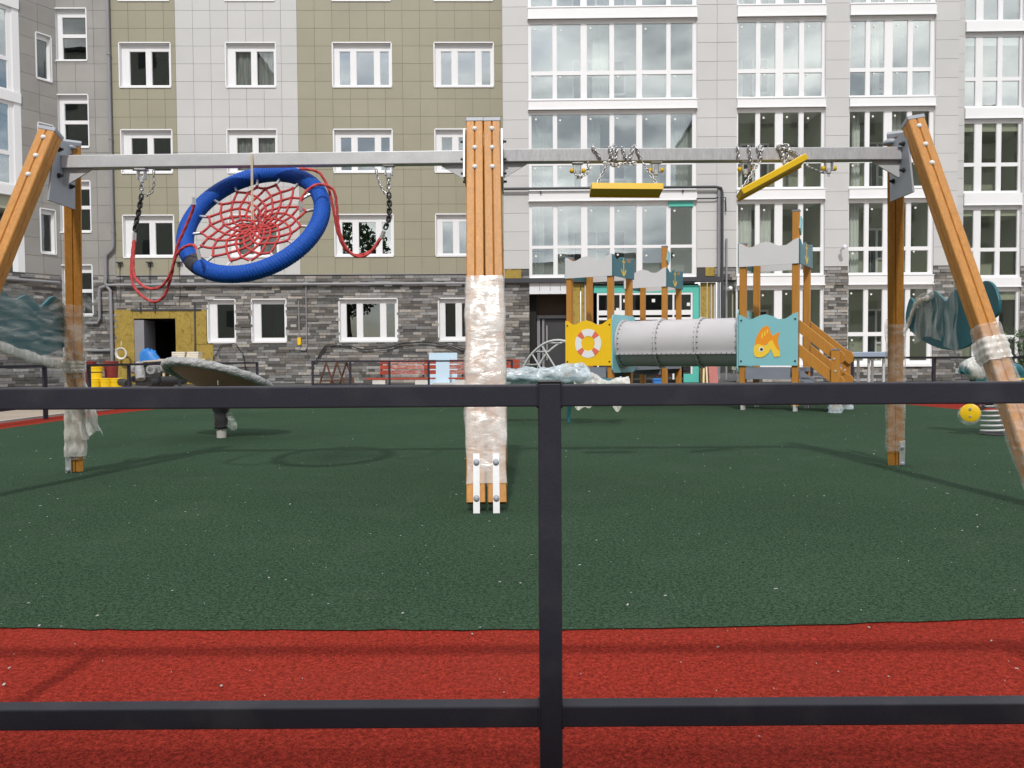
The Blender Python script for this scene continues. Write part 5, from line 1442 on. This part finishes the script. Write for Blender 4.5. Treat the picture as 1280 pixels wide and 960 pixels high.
# benches
def bench(px0, px1, Y, lab, wrapped=None, backx=None):
    a, b = P(px0, 470, Y=Y).x, P(px1, 470, Y=Y).x
    t = thing('park_bench', lab, 'bench', ((a+b)/2, Y, 0), group='red slatted benches by the wall')
    ys = P(480, 473, Y=Y).z
    ba = a+.32 if backx else a
    for k in range(3): build('back_slat', MB().box(ba, b, Y+.28+.025*k, Y+.31+.025*k, ys+.10+k*.14, ys+.21+k*.14), M['redwood'], t)
    for k in range(3): build('seat_slat', MB().box(a, b, Y-.12+k*.13, Y-.01+k*.13, ys-.03, ys+.01), M['redwood'], t)
    for xx in (a+.35, b-.35):
        build('support', MB().prism([(-.15,0),(.34,0),(.34,ys-.031),(-.10,ys-.031)], (xx-.17, Y, 0), (0,1,0), (0,0,1), (.34,0,0)), M['conc'], t)
    for xx in (a+.35, b-.35): build('back_post', MB().bar((xx, Y+.345, ys-.03), (xx, Y+.41, ys+.46), .05, .02), M['dpipe'], t)
    if wrapped:
        w0, w1 = P(wrapped[0], 460, Y=Y).x, P(wrapped[1], 460, Y=Y).x; q = MB()
        q.grid(lambda u, v: (w0+(w1-w0)*u, Y+.24+.012*math.sin(u*30+v*4)+.01*math.sin(v*11), ys+.08+.46*v), 40, 12)
        build('film', q, M['filmd'], t, smooth='all')
    return t
bench(458, 543.5, 21.2, 'red slatted bench with film over the middle of its back', (486,529), True)
bench(561, 650, 21.2, 'faded red bench partly hidden behind the middle swing post', (561,600))
# foam boards
a, b = P(536.5, 449, Y=23.2), P(571.5, 441, Y=23.2)
pbx = P(553, 472, Y=22.6)
tag(build('foam_board', MB().box(P(544,470,Y=22.7).x, P(562,470,Y=22.7).x, 22.66, 22.72, .14, P(552,448.5,Y=22.7).z), M['sky_foam']), 'upright pale blue foam board between the two red benches', 'foam board', 'pale blue foam boards')
tag(build('foam_board', MB().box(a.x, b.x, 23.15, 23.2, .0, b.z), M['sky_foam']), 'wide pale blue foam board with its top edge above the benches', 'foam board', 'pale blue foam boards')
tag(build('block', MB().box(P(541,475,Y=22.5).x, P(578,475,Y=22.5).x, 22.4, 22.8, 0, .135), M['conc']), 'low white block under the upright foam board', 'block')
# long table at the right
p0, p1 = P(1058, 440, Y=19.3), P(1112, 440, Y=19.3)
t = thing('outdoor_table', 'blue grey table behind the wooden stair of the play tower', 'table', ((p0.x+p1.x)/2, 19.6, 0))
build('top', MB().box(p0.x, p1.x, 19.2, 20.2, p0.z-.13, p0.z), M['tabletop'], t, bevel=.02)
for xx in (P(1086,460,Y=19.4).x, p1.x-.1):
    for yy in (19.4, 20.0): build('leg', MB().box(xx-.025, xx+.025, yy-.025, yy+.025, 0, p0.z-.131), M['galv'], t)
# things leaning on the pier under the tunnel
a, b = P(886, 460, Y=25.2), P(897, 460, Y=25.2)
tag(build('board', MB().prism([(25.1,0),(25.16,0),(25.5,1.25),(25.44,1.25)], (a.x,0,0), (0,1,0), (0,0,1), (b.x-a.x,0,0)), M['pink']), 'dusty pink board leaning by the pillar below the tunnel', 'board')
for k, (pa, pb) in enumerate(((879.5,881),(884,882.5))):
    a, b = P(pa, 478, Y=25.0), P(pb, 455, Y=25.5)
    tag(build('timber_stick', MB().bar((a.x,25.0,0), (b.x,25.6,1.15), .05, .05), M['pale']), ('left' if k == 0 else 'right') + ' one of two pale sticks leaning beside the pink board', 'stick', 'pale sticks by the pillar')
p = P(823, 477, Y=22); t = thing('crate', 'small blue crate on the ground below the tunnel', 'crate', (p.x, 22, 0))
build('body', MB().box(p.x-.13, p.x+.17, 21.9, 22.2, 0, .2), M['tarp'], t); build('rim', MB().box(p.x-.15, p.x+.19, 21.88, 22.22, .201, .24), M['tarp'], t)
# shrub at the right edge
sx_ = P(1279, 470, Y=20)
t = thing('shrub', 'small green shrub at the right edge in front of the glazed bay', 'shrub', (sx_.x, 20, 0))
q = MB(); rnd = random.Random(12)
for i in range(420):
    c = V((sx_.x+rnd.gauss(0,.18), 20+rnd.gauss(0,.18), rnd.uniform(.25,1.5))); a = V((rnd.gauss(0,.5), rnd.gauss(0,.5), rnd.uniform(.3,1))).normalized(); b = a.orthogonal().normalized(); s_ = rnd.uniform(.05,.1)
    q.add([c-a*s_, c+b*s_*.35, c+a*s_, c-b*s_*.35], [(0,1,2,3)])
build('foliage', q, M['leaf'], t); build('stem', MB().tube([(sx_.x,20,0),(sx_.x+.03,20,.6),(sx_.x,20.02,1.2)], .015, 5), M['bark'], t)
